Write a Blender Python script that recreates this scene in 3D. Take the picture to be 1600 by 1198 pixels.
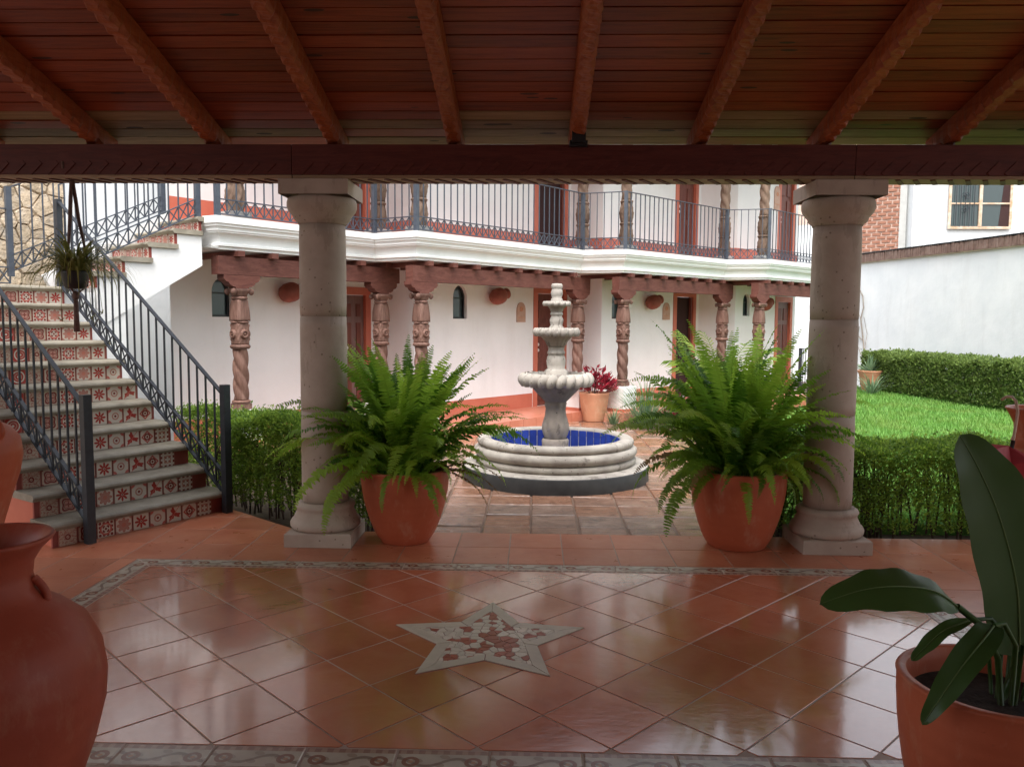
import bpy, math, random
from mathutils import Vector, Matrix
R = math.radians
random.seed(7)
sc = bpy.context.scene
COL = sc.collection
for o in list(bpy.data.objects): bpy.data.objects.remove(o)

# ------------------------------------------------------------------ camera
CAM_H, PITCH, ROLL, YAW = 1.6, .0783, .0065, .027
cd = bpy.data.cameras.new('camera'); cam = bpy.data.objects.new('camera', cd); COL.objects.link(cam)
cd.sensor_width = 36; cd.lens = 36 * 1256.2 / 1600; cd.clip_start = .05; cd.clip_end = 500
r0 = Vector((math.cos(YAW), math.sin(YAW), 0))
fw = Vector((-math.sin(YAW) * math.cos(PITCH), math.cos(YAW) * math.cos(PITCH), -math.sin(PITCH)))
u0 = r0.cross(fw)
rr = math.cos(ROLL) * r0 + math.sin(ROLL) * u0; uu = -math.sin(ROLL) * r0 + math.cos(ROLL) * u0
m = Matrix.Identity(4)
for i in range(3): m[i][0], m[i][1], m[i][2] = rr[i], uu[i], -fw[i]
m.translation = (0, 0, CAM_H); cam.matrix_world = m
sc.camera = cam
sc.render.resolution_x, sc.render.resolution_y = 1024, 766

# ------------------------------------------------------------------ world, sun, exposure
SUN_EL, SUN_AZ = R(60), R(186)          # azimuth clockwise from +Y
w = bpy.data.worlds.new('World'); sc.world = w; w.use_nodes = True
nt = w.node_tree; nt.nodes.clear()
sky = nt.nodes.new('ShaderNodeTexSky'); sky.sky_type = 'NISHITA'; sky.sun_disc = False
sky.sun_elevation = SUN_EL; sky.sun_rotation = SUN_AZ; sky.air_density = 1.6; sky.dust_density = 4.0; sky.ozone_density = 1.0
hs = nt.nodes.new('ShaderNodeHueSaturation'); hs.inputs['Saturation'].default_value = .32
bg = nt.nodes.new('ShaderNodeBackground'); bg.inputs['Strength'].default_value = .15
wo = nt.nodes.new('ShaderNodeOutputWorld')
nt.links.new(sky.outputs[0], hs.inputs['Color']); nt.links.new(hs.outputs[0], bg.inputs[0]); nt.links.new(bg.outputs[0], wo.inputs[0])
sl = bpy.data.lights.new('sun', 'SUN'); sl.energy = .9; sl.angle = R(35); sl.color = (1, .985, .96)
sun = bpy.data.objects.new('sun', sl); COL.objects.link(sun)
sd = Vector((math.sin(SUN_AZ) * math.cos(SUN_EL), math.cos(SUN_AZ) * math.cos(SUN_EL), math.sin(SUN_EL)))
sun.rotation_euler = sd.to_track_quat('Z', 'Y').to_euler()
sun.location = (0, 0, 30)
vs = sc.view_settings; vs.view_transform = 'Standard'; vs.look = 'None'; vs.gamma = 1; vs.exposure = 1.42
try: vs.use_curve_mapping = False
except Exception: pass
sc.render.engine = 'CYCLES'
sc.cycles.max_bounces = 8; sc.cycles.diffuse_bounces = 5; sc.cycles.glossy_bounces = 3
sc.cycles.use_denoising = True; sc.cycles.transmission_bounces = 4; sc.cycles.sample_clamp_indirect = 6

# ------------------------------------------------------------------ mesh builder
class MB:
    def __init__(s): s.v = []; s.f = []; s.sm = []
    def add(s, vs, fs, smooth=False):
        b = len(s.v); s.v += [tuple(p) for p in vs]
        for f in fs: s.f.append(tuple(i + b for i in f)); s.sm.append(smooth)
        return s
    def box(s, x0, x1, y0, y1, z0, z1):
        v = [(x0,y0,z0),(x1,y0,z0),(x1,y1,z0),(x0,y1,z0),(x0,y0,z1),(x1,y0,z1),(x1,y1,z1),(x0,y1,z1)]
        return s.add(v, [(0,3,2,1),(4,5,6,7),(0,1,5,4),(1,2,6,5),(2,3,7,6),(3,0,4,7)])
    def bar(s, a, b, wd, ht, up=(0,0,1)):
        """rectangular bar from a to b"""
        a = Vector(a); b = Vector(b); t = (b - a).normalized(); upv = Vector(up)
        if abs(t.dot(upv)) > .98: upv = Vector((1,0,0))
        x = t.cross(upv).normalized() * wd / 2; y = x.cross(t).normalized() * ht / 2
        v = [a-x-y, a+x-y, a+x+y, a-x+y, b-x-y, b+x-y, b+x+y, b-x+y]
        return s.add(v, [(0,1,2,3),(7,6,5,4),(0,4,5,1),(1,5,6,2),(2,6,7,3),(3,7,4,0)])
    def tube(s, pts, rad, n=8, cap=True):
        pts = [Vector(p) for p in pts]; k = len(pts)
        if not isinstance(rad, (list, tuple)): rad = [rad] * k
        vs = []; ref = Vector((0,0,1))
        for i, p in enumerate(pts):
            t = (pts[min(i+1,k-1)] - pts[max(i-1,0)]).normalized()
            if abs(t.dot(ref)) > .95: ref = Vector((1,0,0)) if abs(t.x) < .9 else Vector((0,1,0))
            x = t.cross(ref).normalized(); y = t.cross(x); ref = x.cross(t) if True else ref
            for j in range(n):
                a = 2*math.pi*j/n; vs.append(p + (x*math.cos(a) + y*math.sin(a)) * rad[i])
        fs = [(i*n+j, i*n+(j+1)%n, (i+1)*n+(j+1)%n, (i+1)*n+j) for i in range(k-1) for j in range(n)]
        s.add(vs, fs, True)
        if cap:
            b = len(s.v) - len(vs)
            s.f.append(tuple(b+j for j in range(n))); s.sm.append(False)
            s.f.append(tuple(b+(k-1)*n+j for j in range(n-1,-1,-1))); s.sm.append(False)
        return s
    def lathe(s, prof, n=32, fn=None, c=(0,0), cap=True, smooth=True):
        """prof [(r,z)], fn(r,z,theta)->r"""
        vs = []
        for r, z in prof:
            for j in range(n):
                a = 2*math.pi*j/n; q = fn(r, z, a) if fn else r
                vs.append((c[0]+q*math.cos(a), c[1]+q*math.sin(a), z))
        k = len(prof)
        fs = [(i*n+j, i*n+(j+1)%n, (i+1)*n+(j+1)%n, (i+1)*n+j) for i in range(k-1) for j in range(n)]
        b = len(s.v); s.add(vs, fs, smooth)
        if cap:
            if prof[0][0] > 1e-4: s.f.append(tuple(b+j for j in range(n-1,-1,-1))); s.sm.append(False)
            if prof[-1][0] > 1e-4: s.f.append(tuple(b+(k-1)*n+j for j in range(n))); s.sm.append(False)
        return s
    def prism(s, poly, z0, z1, bottom=True):
        n = len(poly); v = [(x,y,z0) for x,y in poly] + [(x,y,z1) for x,y in poly]
        fs = [tuple(range(n, 2*n))] + [(i,(i+1)%n,n+(i+1)%n,n+i) for i in range(n)]
        if bottom: fs.append(tuple(range(n-1,-1,-1)))
        return s.add(v, fs)
    def xf(s, M):
        s.v = [tuple(M @ Vector(p)) for p in s.v]; return s
    def merge(s, o):
        return s.add_sm(o)
    def add_sm(s, o):
        b = len(s.v); s.v += o.v; s.f += [tuple(i+b for i in f) for f in o.f]; s.sm += o.sm; return s
    def mesh(s, name, mat=None, off=None):
        me = bpy.data.meshes.new(name)
        v = s.v if off is None else [(x-off[0], y-off[1], z-off[2]) for x,y,z in s.v]
        me.from_pydata(v, [], s.f); me.polygons.foreach_set('use_smooth', s.sm)
        if mat: me.materials.append(mat)
        me.update(); return me

def link(name, me, parent=None, loc=(0,0,0), rz=0, label=None):
    o = bpy.data.objects.new(name, me); COL.objects.link(o)
    o.location = loc; o.rotation_euler = (0,0,rz)
    if parent: o.parent = parent
    if label: o['label'] = label
    return o
def tag(o, label, cat, group=None, kind=None):
    o['label'] = label; o['category'] = cat
    if group: o['group'] = group
    if kind: o['kind'] = kind
    return o
def T(name, label, cat, loc=(0,0,0), rz=0, group=None, kind=None):
    o = bpy.data.objects.new(name, None); COL.objects.link(o); o.location = loc; o.rotation_euler = (0,0,rz)
    o.empty_display_size = .1
    return tag(o, label, cat, group, kind)
def worldloc(o):
    l = Vector((0,0,0))
    while o is not None: l += o.location; o = o.parent
    return l
def part(name, mb, mat, parent, world=False, label=None):
    """mesh part; world=True means coordinates are world ones and the parent is not rotated"""
    return link(name, mb.mesh(name, mat, worldloc(parent) if world else None), parent, label=label)
def copy_tree(o, parent=None):
    c = o.copy(); COL.objects.link(c); c.parent = parent
    for ch in o.children: copy_tree(ch, c)
    return c

# ------------------------------------------------------------------ materials
def lin(h):
    h = h.lstrip('#'); c = [int(h[i:i+2],16)/255 for i in (0,2,4)]
    return tuple(x/12.92 if x <= .04045 else ((x+.055)/1.055)**2.4 for x in c) + (1,)
class X:
    """socket expression helper"""
    def __init__(s, t, k): s.t = t; s.k = k
    def op(s, o, *a):
        n = s.t.nodes.new('ShaderNodeMath'); n.operation = o
        for i, q in enumerate((s,) + a):
            if isinstance(q, X): s.t.links.new(q.k, n.inputs[i])
            else: n.inputs[i].default_value = q
        return X(s.t, n.outputs[0])
    def __add__(s,o): return s.op('ADD',o)
    def __sub__(s,o): return s.op('SUBTRACT',o)
    def __mul__(s,o): return s.op('MULTIPLY',o)
    def __truediv__(s,o): return s.op('DIVIDE',o)
    def lt(s,o): return s.op('LESS_THAN',o)
    def gt(s,o): return s.op('GREATER_THAN',o)
    def abs(s): return s.op('ABSOLUTE')
    def sin(s): return s.op('SINE')
    def cos(s): return s.op('COSINE')
    def sqrt(s): return s.op('SQRT')
    def max(s,o): return s.op('MAXIMUM',o)
    def min(s,o): return s.op('MINIMUM',o)
    def frac(s): return s.op('FRACT')
def newmat(name):
    mt = bpy.data.materials.new(name); mt.use_nodes = True; t = mt.node_tree
    return mt, t, t.nodes['Principled BSDF']
def ramp(t, fac, stops):
    n = t.nodes.new('ShaderNodeValToRGB'); e = n.color_ramp.elements
    while len(e) < len(stops): e.new(.5)
    for q, (p, c) in zip(e, stops): q.position = p; q.color = c
    t.links.new(fac, n.inputs[0]); return n.outputs[0]
def mix(t, fac, a, b, mode='MIX'):
    n = t.nodes.new('ShaderNodeMix'); n.data_type = 'RGBA'; n.blend_type = mode
    for i, q in ((0,fac),(6,a),(7,b)):
        if isinstance(q, X): q = q.k
        if isinstance(q, (int,float)): n.inputs[i].default_value = q
        elif isinstance(q, tuple): n.inputs[i].default_value = q
        else: t.links.new(q, n.inputs[i])
    return n.outputs[2]
def noise(t, vec, scale, detail=4, rough=.55, dist=0):
    n = t.nodes.new('ShaderNodeTexNoise'); n.inputs['Scale'].default_value = scale
    n.inputs['Detail'].default_value = detail; n.inputs['Roughness'].default_value = rough; n.inputs['Distortion'].default_value = dist
    if vec is not None: t.links.new(vec, n.inputs['Vector'])
    return n.outputs['Fac']
def coord(t, kind='Object', scale=None, rand=False):
    tc = t.nodes.new('ShaderNodeTexCoord'); o = tc.outputs[kind]
    if rand:
        oi = t.nodes.new('ShaderNodeObjectInfo'); va = t.nodes.new('ShaderNodeVectorMath'); va.operation = 'ADD'
        cm = t.nodes.new('ShaderNodeVectorMath'); cm.operation = 'SCALE'; cm.inputs['Scale'].default_value = 1
        cx = t.nodes.new('ShaderNodeCombineXYZ')
        ml = t.nodes.new('ShaderNodeMath'); ml.operation = 'MULTIPLY'; ml.inputs[1].default_value = 37
        t.links.new(oi.outputs['Random'], ml.inputs[0])
        for i in range(3): t.links.new(ml.outputs[0], cx.inputs[i])
        t.links.new(o, va.inputs[0]); t.links.new(cx.outputs[0], va.inputs[1]); o = va.outputs[0]
    if scale:
        mp = t.nodes.new('ShaderNodeMapping'); mp.inputs['Scale'].default_value = scale
        t.links.new(o, mp.inputs['Vector']); o = mp.outputs[0]
    return o
def bump(t, b, h, strength, dist=.01):
    n = t.nodes.new('ShaderNodeBump'); n.inputs['Strength'].default_value = strength; n.inputs['Distance'].default_value = dist
    t.links.new(h, n.inputs['Height']); t.links.new(n.outputs[0], b.inputs['Normal'])
def rnd(t):
    return t.nodes.new('ShaderNodeObjectInfo').outputs['Random']
def M(name, c1, c2=None, rough=.7, ns=6, scale=None, bmp=0, bs=30, rand=0, spec=.5, kind='Object', c3=None, bd=.01, rvar=0, metal=0, coat=0):
    """two-tone noise material, optional per-object brightness variation"""
    mt, t, b = newmat(name)
    vec = coord(t, kind, scale, rand > 0)
    col = c1
    if c2:
        f = noise(t, vec, ns, 6, .6)
        st = [(.32, c1), (.68, c2)] if not c3 else [(.3, c1), (.5, c2), (.72, c3)]
        col = ramp(t, f, st)
    if rand:
        k = rnd(t); g = X(t, k) * (2*rand) + (1-rand)
        cx = t.nodes.new('ShaderNodeCombineColor')
        for i in range(3): t.links.new(g.k, cx.inputs[i])
        col = mix(t, 1.0, col, cx.outputs[0], 'MULTIPLY')
    if isinstance(col, tuple): b.inputs['Base Color'].default_value = col
    else: t.links.new(col, b.inputs['Base Color'])
    b.inputs['Roughness'].default_value = rough
    if rvar:
        f2 = X(t, noise(t, vec, ns*1.7, 3)) * (2*rvar) + (rough - rvar); t.links.new(f2.k, b.inputs['Roughness'])
    b.inputs['Specular IOR Level'].default_value = spec; b.inputs['Metallic'].default_value = metal
    if coat: b.inputs['Coat Weight'].default_value = coat; b.inputs['Coat Roughness'].default_value = .12
    if bmp: bump(t, b, noise(t, vec, bs, 5, .6), bmp, bd)
    return mt
def leafmat(name, ca, cb, trans=.35, rough=.45, island=True, spec=.4, patch=None):
    mt, t, b = newmat(name)
    if island: f = t.nodes.new('ShaderNodeNewGeometry').outputs['Random Per Island']
    else: f = rnd(t)
    col = ramp(t, f, [(0, ca), (1, cb)])
    if patch:
        pk = (X(t, noise(t, coord(t), patch[0], 5, .6)) - .45).max(0) * 3; col = mix(t, pk.min(patch[1]), col, patch[2])
    t.links.new(col, b.inputs['Base Color']); b.inputs['Roughness'].default_value = rough; b.inputs['Specular IOR Level'].default_value = spec
    tr = t.nodes.new('ShaderNodeBsdfTranslucent')
    hv = t.nodes.new('ShaderNodeHueSaturation'); hv.inputs['Hue'].default_value = .485; hv.inputs['Value'].default_value = 1.5
    t.links.new(col, hv.inputs['Color']); t.links.new(hv.outputs[0], tr.inputs[0])
    ms = t.nodes.new('ShaderNodeMixShader'); ms.inputs[0].default_value = trans
    t.links.new(b.outputs[0], ms.inputs[1]); t.links.new(tr.outputs[0], ms.inputs[2])
    t.links.new(ms.outputs[0], t.nodes['Material Output'].inputs[0])
    return mt
def rgb(r,g,b): return (r,g,b,1)

m_grout = M('grout', rgb(.34,.23,.18), rgb(.46,.34,.28), .6, 5)
def floor_tile_mat(name, ca, cb, cc, rough, rand=.12, bm=.10, coat=0):
    mt, t, b = newmat(name)
    vec = coord(t, 'Object', None, True)
    f = noise(t, vec, 3.2, 5, .55, .6); f2 = noise(t, vec, 26, 4, .6)
    col = ramp(t, f, [(.28, ca), (.5, cb), (.75, cc)])
    col = mix(t, (X(t, f2)*.5).k, col, rgb(.75,.55,.5), 'MULTIPLY')
    g = X(t, rnd(t)) * (2*rand) + (1-rand)
    cx = t.nodes.new('ShaderNodeCombineColor')
    for i in range(3): t.links.new(g.k, cx.inputs[i])
    col = mix(t, 1.0, col, cx.outputs[0], 'MULTIPLY'); t.links.new(col, b.inputs['Base Color'])
    rg = X(t, noise(t, vec, 9, 5, .65)) * .16 + (rough - .08); t.links.new(rg.k, b.inputs['Roughness'])
    b.inputs['Specular IOR Level'].default_value = .6; b.inputs['Coat Weight'].default_value = coat; b.inputs['Coat Roughness'].default_value = .09; b.inputs['Coat IOR'].default_value = 1.75
    h = X(t, noise(t, coord(t, 'Object', (1, 2.2, 1), True), 14, 4, .6)) + X(t, noise(t, vec, 4, 2)) * 1.6
    bump(t, b, h.k, bm, .012)
    return mt
m_tile = floor_tile_mat('glazed_terracotta', rgb(.48,.14,.07), rgb(.58,.19,.10), rgb(.63,.25,.15), .17, bm=.13, coat=1)
m_tile2 = floor_tile_mat('matte_terracotta', rgb(.46,.14,.07), rgb(.54,.19,.10), rgb(.58,.24,.14), .30)
m_sgrout = M('brown_star_bed', rgb(.20,.075,.05), rgb(.28,.11,.075), .4, 12)
m_strip = M('star_stone', rgb(.50,.42,.33), rgb(.60,.51,.40), .3, 14, bmp=.1, rand=.08)
m_chip_a = M('chip_pale', rgb(.62,.52,.42), rgb(.70,.61,.51), .25, 20, rand=.12)
m_chip_b = M('chip_red', rgb(.33,.09,.06), rgb(.42,.13,.09), .25, 20, rand=.15)
def plaster(name, ca, cb, dirt, amount=.13, bs=9, bst=.35):
    mt, t, b = newmat(name); vec = coord(t)
    col = ramp(t, noise(t, vec, 1.3, 5, .6), [(.3, ca), (.7, cb)])
    stk = X(t, noise(t, coord(t,'Object',(1.6,1.6,.3)), 2.2, 5, .65)); st2 = X(t, noise(t, vec, .8, 3)); 
    k = (stk - .52).max(0) * st2 * (amount*9)
    col = mix(t, k.min(amount), col, dirt)
    sp = t.nodes.new('ShaderNodeTexCoord'); 
    n3 = X(t, noise(t, vec, 14, 5, .7)).gt(.67) * (amount*.35)
    col = mix(t, n3, col, dirt)
    t.links.new(col, b.inputs['Base Color']); b.inputs['Roughness'].default_value = .85; b.inputs['Specular IOR Level'].default_value = .2
    h = X(t, noise(t, vec, bs, 4, .55)) + X(t, noise(t, vec, bs*7, 3))*.25
    bump(t, b, h.k, bst, .012)
    return mt
m_plaster = plaster('white_plaster', rgb(.76,.76,.75), rgb(.83,.83,.82), rgb(.52,.47,.42))
m_plaster_c = M('white_cornice_paint', rgb(.76,.78,.76), rgb(.84,.85,.83), .6, 2.2, bmp=.1, bs=40, bd=.004, c3=rgb(.85,.86,.85))
m_gwall = plaster('white_garden_wall', rgb(.70,.73,.75), rgb(.80,.82,.83), rgb(.45,.45,.44), .18, 6, .5)
m_dado = M('red_dado_paint', rgb(.48,.125,.075), rgb(.56,.165,.10), .55, 2.5, bmp=.1)
m_backwall = M('dark_unseen_wall', rgb(.22,.06,.04), rgb(.28,.085,.055), .7, 2)  # dark tone picked to cut the bounce from the unseen wall
m_cantera = M('pink_cantera_stone', rgb(.40,.27,.22), rgb(.50,.36,.30), .75, 7, bmp=.35, bs=38, bd=.006, c3=rgb(.46,.34,.28))
def pitted(name, base1, base2, pit, stain=.3):
    mt, t, b = newmat(name); vec = coord(t)
    f = noise(t, vec, 5, 6, .6); col = ramp(t, f, [(.3, base1), (.7, base2)])
    vo = t.nodes.new('ShaderNodeTexVoronoi'); vo.inputs['Scale'].default_value = 19; vo.inputs['Randomness'].default_value = 1
    t.links.new(vec, vo.inputs['Vector'])
    n2 = noise(t, vec, 3.5, 2)
    d = X(t, vo.outputs['Distance']).lt(.13) * X(t, n2).gt(.5)
    st = X(t, noise(t, coord(t,'Object',(1,1,.25)), 6, 5, .7)).gt(.58) * stain
    col = mix(t, d * .85, col, pit); col = mix(t, st, col, pit)
    t.links.new(col, b.inputs['Base Color']); b.inputs['Roughness'].default_value = .8; b.inputs['Specular IOR Level'].default_value = .3
    h = X(t, noise(t, vec, 60, 5, .65)) * .5 - d * 1.2
    bump(t, b, h.k, .4, .006)
    return mt
m_column = pitted('porous_pink_stone', rgb(.43,.335,.275), rgb(.53,.43,.36), rgb(.22,.165,.13), .22)
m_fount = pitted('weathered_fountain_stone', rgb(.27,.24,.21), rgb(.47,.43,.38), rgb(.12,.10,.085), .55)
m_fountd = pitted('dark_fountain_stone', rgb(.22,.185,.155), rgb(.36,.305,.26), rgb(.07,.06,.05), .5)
m_black = M('black_plinth_paint', rgb(.022,.022,.024), rgb(.05,.05,.05), .5, 6)
m_blue = M('cobalt_glazed_tile', rgb(.02,.04,.24), rgb(.04,.075,.36), .12, 7, rand=.2)
m_iron = M('grey_blue_iron', rgb(.045,.055,.075), rgb(.07,.085,.11), .42, 20, spec=.5)
m_irond = M('dark_iron', rgb(.018,.02,.026), rgb(.03,.035,.045), .45, 20)
m_tread = M('slate_tread', rgb(.19,.165,.125), rgb(.27,.24,.185), .55, 7, bmp=.5, bs=24, c3=rgb(.33,.295,.235), rand=.1)
m_maroon = M('maroon_riser_paint', rgb(.20,.03,.022), rgb(.26,.045,.03), .5, 8)
m_stone = M('tan_field_stone', rgb(.36,.28,.19), rgb(.56,.45,.32), .95, 7, bmp=1, bs=22, bd=.03, rand=.2, c3=rgb(.47,.42,.36))
m_mortar = M('grey_mortar', rgb(.42,.35,.26), rgb(.52,.44,.33), .95, 8, bmp=.8, bs=25, bd=.01)
m_joint = M('brown_joint', rgb(.16,.10,.07), rgb(.24,.16,.115), .8, 9, bmp=.5)
m_brick = M('red_brick', rgb(.27,.115,.075), rgb(.36,.17,.11), .9, 9, kind='Object')
m_cope = M('weathered_coping_brick', rgb(.12,.075,.06), rgb(.20,.125,.10), .9, 7, c3=rgb(.26,.19,.16))
m_bmortar = M('pink_mortar', rgb(.58,.42,.34), rgb(.66,.50,.42), .95, 12)
m_conc = M('grey_concrete', rgb(.42,.42,.40), rgb(.52,.52,.50), .9, 5)
def clay(name, ca, cb, stain, rough, ring=55):
    mt, t, b = newmat(name); vec = coord(t)
    col = ramp(t, noise(t, vec, 3.2, 6, .6), [(.3, ca), (.7, cb)])
    k = (X(t, noise(t, coord(t,'Object',(3,3,1.2)), 4, 6, .7)) - .53).max(0) * 3.2
    col = mix(t, k.min(.55), col, stain)
    sk = X(t, noise(t, vec, 60, 3, .6)).gt(.7) * .22; col = mix(t, sk, col, rgb(.12,.04,.025))
    t.links.new(col, b.inputs['Base Color']); b.inputs['Specular IOR Level'].default_value = .35
    rg = X(t, noise(t, vec, 7, 4)) * .3 + (rough-.15); t.links.new(rg.k, b.inputs['Roughness'])
    sp = t.nodes.new('ShaderNodeSeparateXYZ'); t.links.new(vec, sp.inputs[0])
    z = X(t, sp.outputs[2]); h = (z*ring + X(t, noise(t, vec, 2.5, 2))*3).sin()*.35 + X(t, noise(t, vec, 24, 5, .6))
    bump(t, b, h.k, .12, .01)
    return mt
m_pot = clay('terracotta_pot_paint', rgb(.42,.09,.04), rgb(.52,.125,.06), rgb(.55,.27,.18), .45, 120)
m_pot2 = clay('plain_terracotta', rgb(.50,.22,.125), rgb(.60,.30,.18), rgb(.66,.42,.30), .7, 90)
m_jar = clay('dark_clay_jar', rgb(.30,.05,.026), rgb(.40,.08,.042), rgb(.42,.15,.09), .5, 90)
m_soil = M('dark_soil', rgb(.02,.014,.01), rgb(.05,.035,.025), .95, 30, bmp=.8, bs=60)
def wood(name, ca, cb, cc, scale, rough=.55, rand=.3, knots=False, bm=.25):
    mt, t, b = newmat(name)
    vec = coord(t, 'Object', scale, True)
    f = noise(t, vec, 3, 6, .62, .8); f2 = noise(t, vec, 16, 4, .6)
    col = ramp(t, f, [(.28, ca), (.5, cb), (.74, cc)])
    col = mix(t, (X(t, f2)*.6).k, col, rgb(.45,.38,.34), 'MULTIPLY')
    if knots:
        vo = t.nodes.new('ShaderNodeTexVoronoi'); vo.inputs['Scale'].default_value = 1
        t.links.new(coord(t, 'Object', (scale[0]*2.2, scale[1]*.62, scale[2]), True), vo.inputs['Vector'])
        k = X(t, vo.outputs['Distance']).lt(.12) * .8
        col = mix(t, k, col, rgb(.012,.006,.004))
    g = X(t, rnd(t)) * (2*rand) + (1-rand); cx = t.nodes.new('ShaderNodeCombineColor')
    for i in range(3): t.links.new(g.k, cx.inputs[i])
    col = mix(t, 1.0, col, cx.outputs[0], 'MULTIPLY'); t.links.new(col, b.inputs['Base Color'])
    b.inputs['Roughness'].default_value = rough; b.inputs['Specular IOR Level'].default_value = .35
    bump(t, b, (X(t, f) + X(t, f2)*.5).k, bm, .006)
    return mt
m_plank = wood('red_stained_plank', rgb(.20,.032,.009), rgb(.31,.056,.016), rgb(.40,.085,.026), (.9, 14, 14), .45, .26, True)
m_plank2 = wood('pale_plank', rgb(.26,.16,.075), rgb(.36,.24,.12), rgb(.44,.30,.16), (.9, 14, 14), .6, .2, True)
m_rafter = wood('red_stained_rafter', rgb(.25,.05,.015), rgb(.38,.09,.028), rgb(.46,.145,.052), (9, 1.2, 9), .5, .12)
m_beam = wood('dark_red_beam', rgb(.085,.014,.010), rgb(.13,.024,.017), rgb(.17,.038,.026), (1.1, 9, 9), .6, .1)
m_beamlow = wood('bare_carved_edge', rgb(.30,.19,.11), rgb(.40,.26,.16), rgb(.45,.30,.19), (1.1, 9, 9), .6, .1)
m_post = wood('carved_post_wood', rgb(.115,.058,.042), rgb(.195,.105,.08), rgb(.28,.165,.13), (6,6,1.2), .7, .12, False, .5)
m_postgrey = wood('weathered_post_wood', rgb(.13,.085,.06), rgb(.22,.15,.11), rgb(.30,.21,.155), (6,6,1.2), .8, .12, False, .6)
m_hbeam = wood('far_beam_wood', rgb(.10,.032,.024), rgb(.155,.055,.04), rgb(.21,.085,.065), (2,2,8), .7, .1)
m_door = wood('brown_door_wood', rgb(.13,.035,.024), rgb(.19,.055,.038), rgb(.25,.085,.06), (8,8,1), .45, .1)
m_doorg = wood('greyish_door_wood', rgb(.16,.09,.08), rgb(.22,.13,.12), rgb(.27,.16,.14), (8,8,1), .45, .08)
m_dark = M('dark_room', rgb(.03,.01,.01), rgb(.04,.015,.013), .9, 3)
m_glass, _t, _b = newmat('window_glass'); _b.inputs['Base Color'].default_value = rgb(.035,.055,.06); _b.inputs['Roughness'].default_value = .08; _b.inputs['Specular IOR Level'].default_value = .7
m_frame = M('dark_window_frame', rgb(.012,.012,.014), rgb(.02,.02,.022), .4, 9)
m_tan = M('tan_plaque_clay', rgb(.45,.27,.19), rgb(.54,.35,.26), .6, 14, bmp=.3)
m_jug = M('red_clay_jug', rgb(.22,.055,.035), rgb(.30,.085,.055), .65, 6, bmp=.2)
m_rust = M('rusty_white_frame', rgb(.62,.55,.46), rgb(.45,.28,.15), .7, 7)
m_red = M('red_umbrella_cloth', rgb(.30,.022,.028), rgb(.40,.035,.045), .6, 6)
m_rope = M('brown_rope', rgb(.10,.055,.045), rgb(.16,.095,.08), .9, 40, bmp=.6, bs=80)
m_blackpl = M('black_plastic', rgb(.012,.012,.014), rgb(.02,.02,.022), .4, 8)
m_white = M('white_enamel', rgb(.75,.75,.72), rgb(.8,.8,.78), .4, 5)
m_fern = leafmat('fern_green', rgb(.065,.18,.015), rgb(.30,.50,.05), .5, .5, False)
m_hedge = leafmat('hedge_leaf', rgb(.065,.16,.022), rgb(.34,.50,.075), .42, .5, patch=(4,.45,rgb(.10,.18,.025)))
m_hedged = leafmat('hedge_leaf_far', rgb(.07,.12,.03), rgb(.22,.31,.08), .35, .5)
m_twig = M('dark_twig', rgb(.045,.022,.016), rgb(.08,.045,.03), .9, 20)
m_grass = leafmat('lawn_grass', rgb(.085,.22,.035), rgb(.20,.40,.085), .4, .6, patch=(1.3,.6,rgb(.22,.30,.07)))
m_lawn = M('lawn_turf', rgb(.06,.16,.03), rgb(.10,.24,.045), .95, 4, bmp=.8, bs=40, c3=rgb(.08,.20,.035))
m_croton = leafmat('croton_red', rgb(.07,.008,.012), rgb(.42,.03,.05), .3, .4)
m_agrass = leafmat('blue_green_blade', rgb(.09,.16,.08), rgb(.22,.32,.18), .3, .5)
m_palm = leafmat('palm_leaf', rgb(.10,.22,.03), rgb(.30,.42,.08), .4, .45)
m_bigleaf = leafmat('glossy_dark_leaf', rgb(.04,.085,.022), rgb(.06,.12,.03), .3, .35, False)
m_bigrib = leafmat('leaf_rib', rgb(.12,.18,.06), rgb(.14,.2,.07), .1, .5, False)
m_spider = leafmat('spider_plant', rgb(.10,.12,.025), rgb(.24,.24,.07), .35, .5)
m_dry = M('dry_vine', rgb(.26,.22,.19), rgb(.34,.30,.26), .9, 20)
m_earth = M('garden_earth', rgb(.06,.04,.028), rgb(.11,.075,.05), .95, 6, bmp=.8, bs=30)

def flag_mat():
    mt, t, b = newmat('wet_flagstone'); vec = coord(t, 'Object', None, True)
    f = noise(t, vec, 4.5, 6, .62, 1.2)
    ca = ramp(t, f, [(.25, rgb(.20,.085,.045)), (.5, rgb(.30,.14,.08)), (.75, rgb(.38,.21,.13))])
    cb = ramp(t, f, [(.25, rgb(.15,.11,.095)), (.5, rgb(.25,.16,.12)), (.75, rgb(.34,.24,.19))])
    col = mix(t, X(t, rnd(t)).k, ca, cb); t.links.new(col, b.inputs['Base Color'])
    wet = X(t, noise(t, vec, 2.6, 3, .5)); rg = wet * .38 + .02; t.links.new(rg.k, b.inputs['Roughness'])
    b.inputs['Specular IOR Level'].default_value = .6
    h = X(t, noise(t, coord(t,'Object',(1,2.4,1),True), 5, 5, .55, .8)); bump(t, b, h.k, .45, .02)
    return mt
m_flag = flag_mat()

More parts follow.
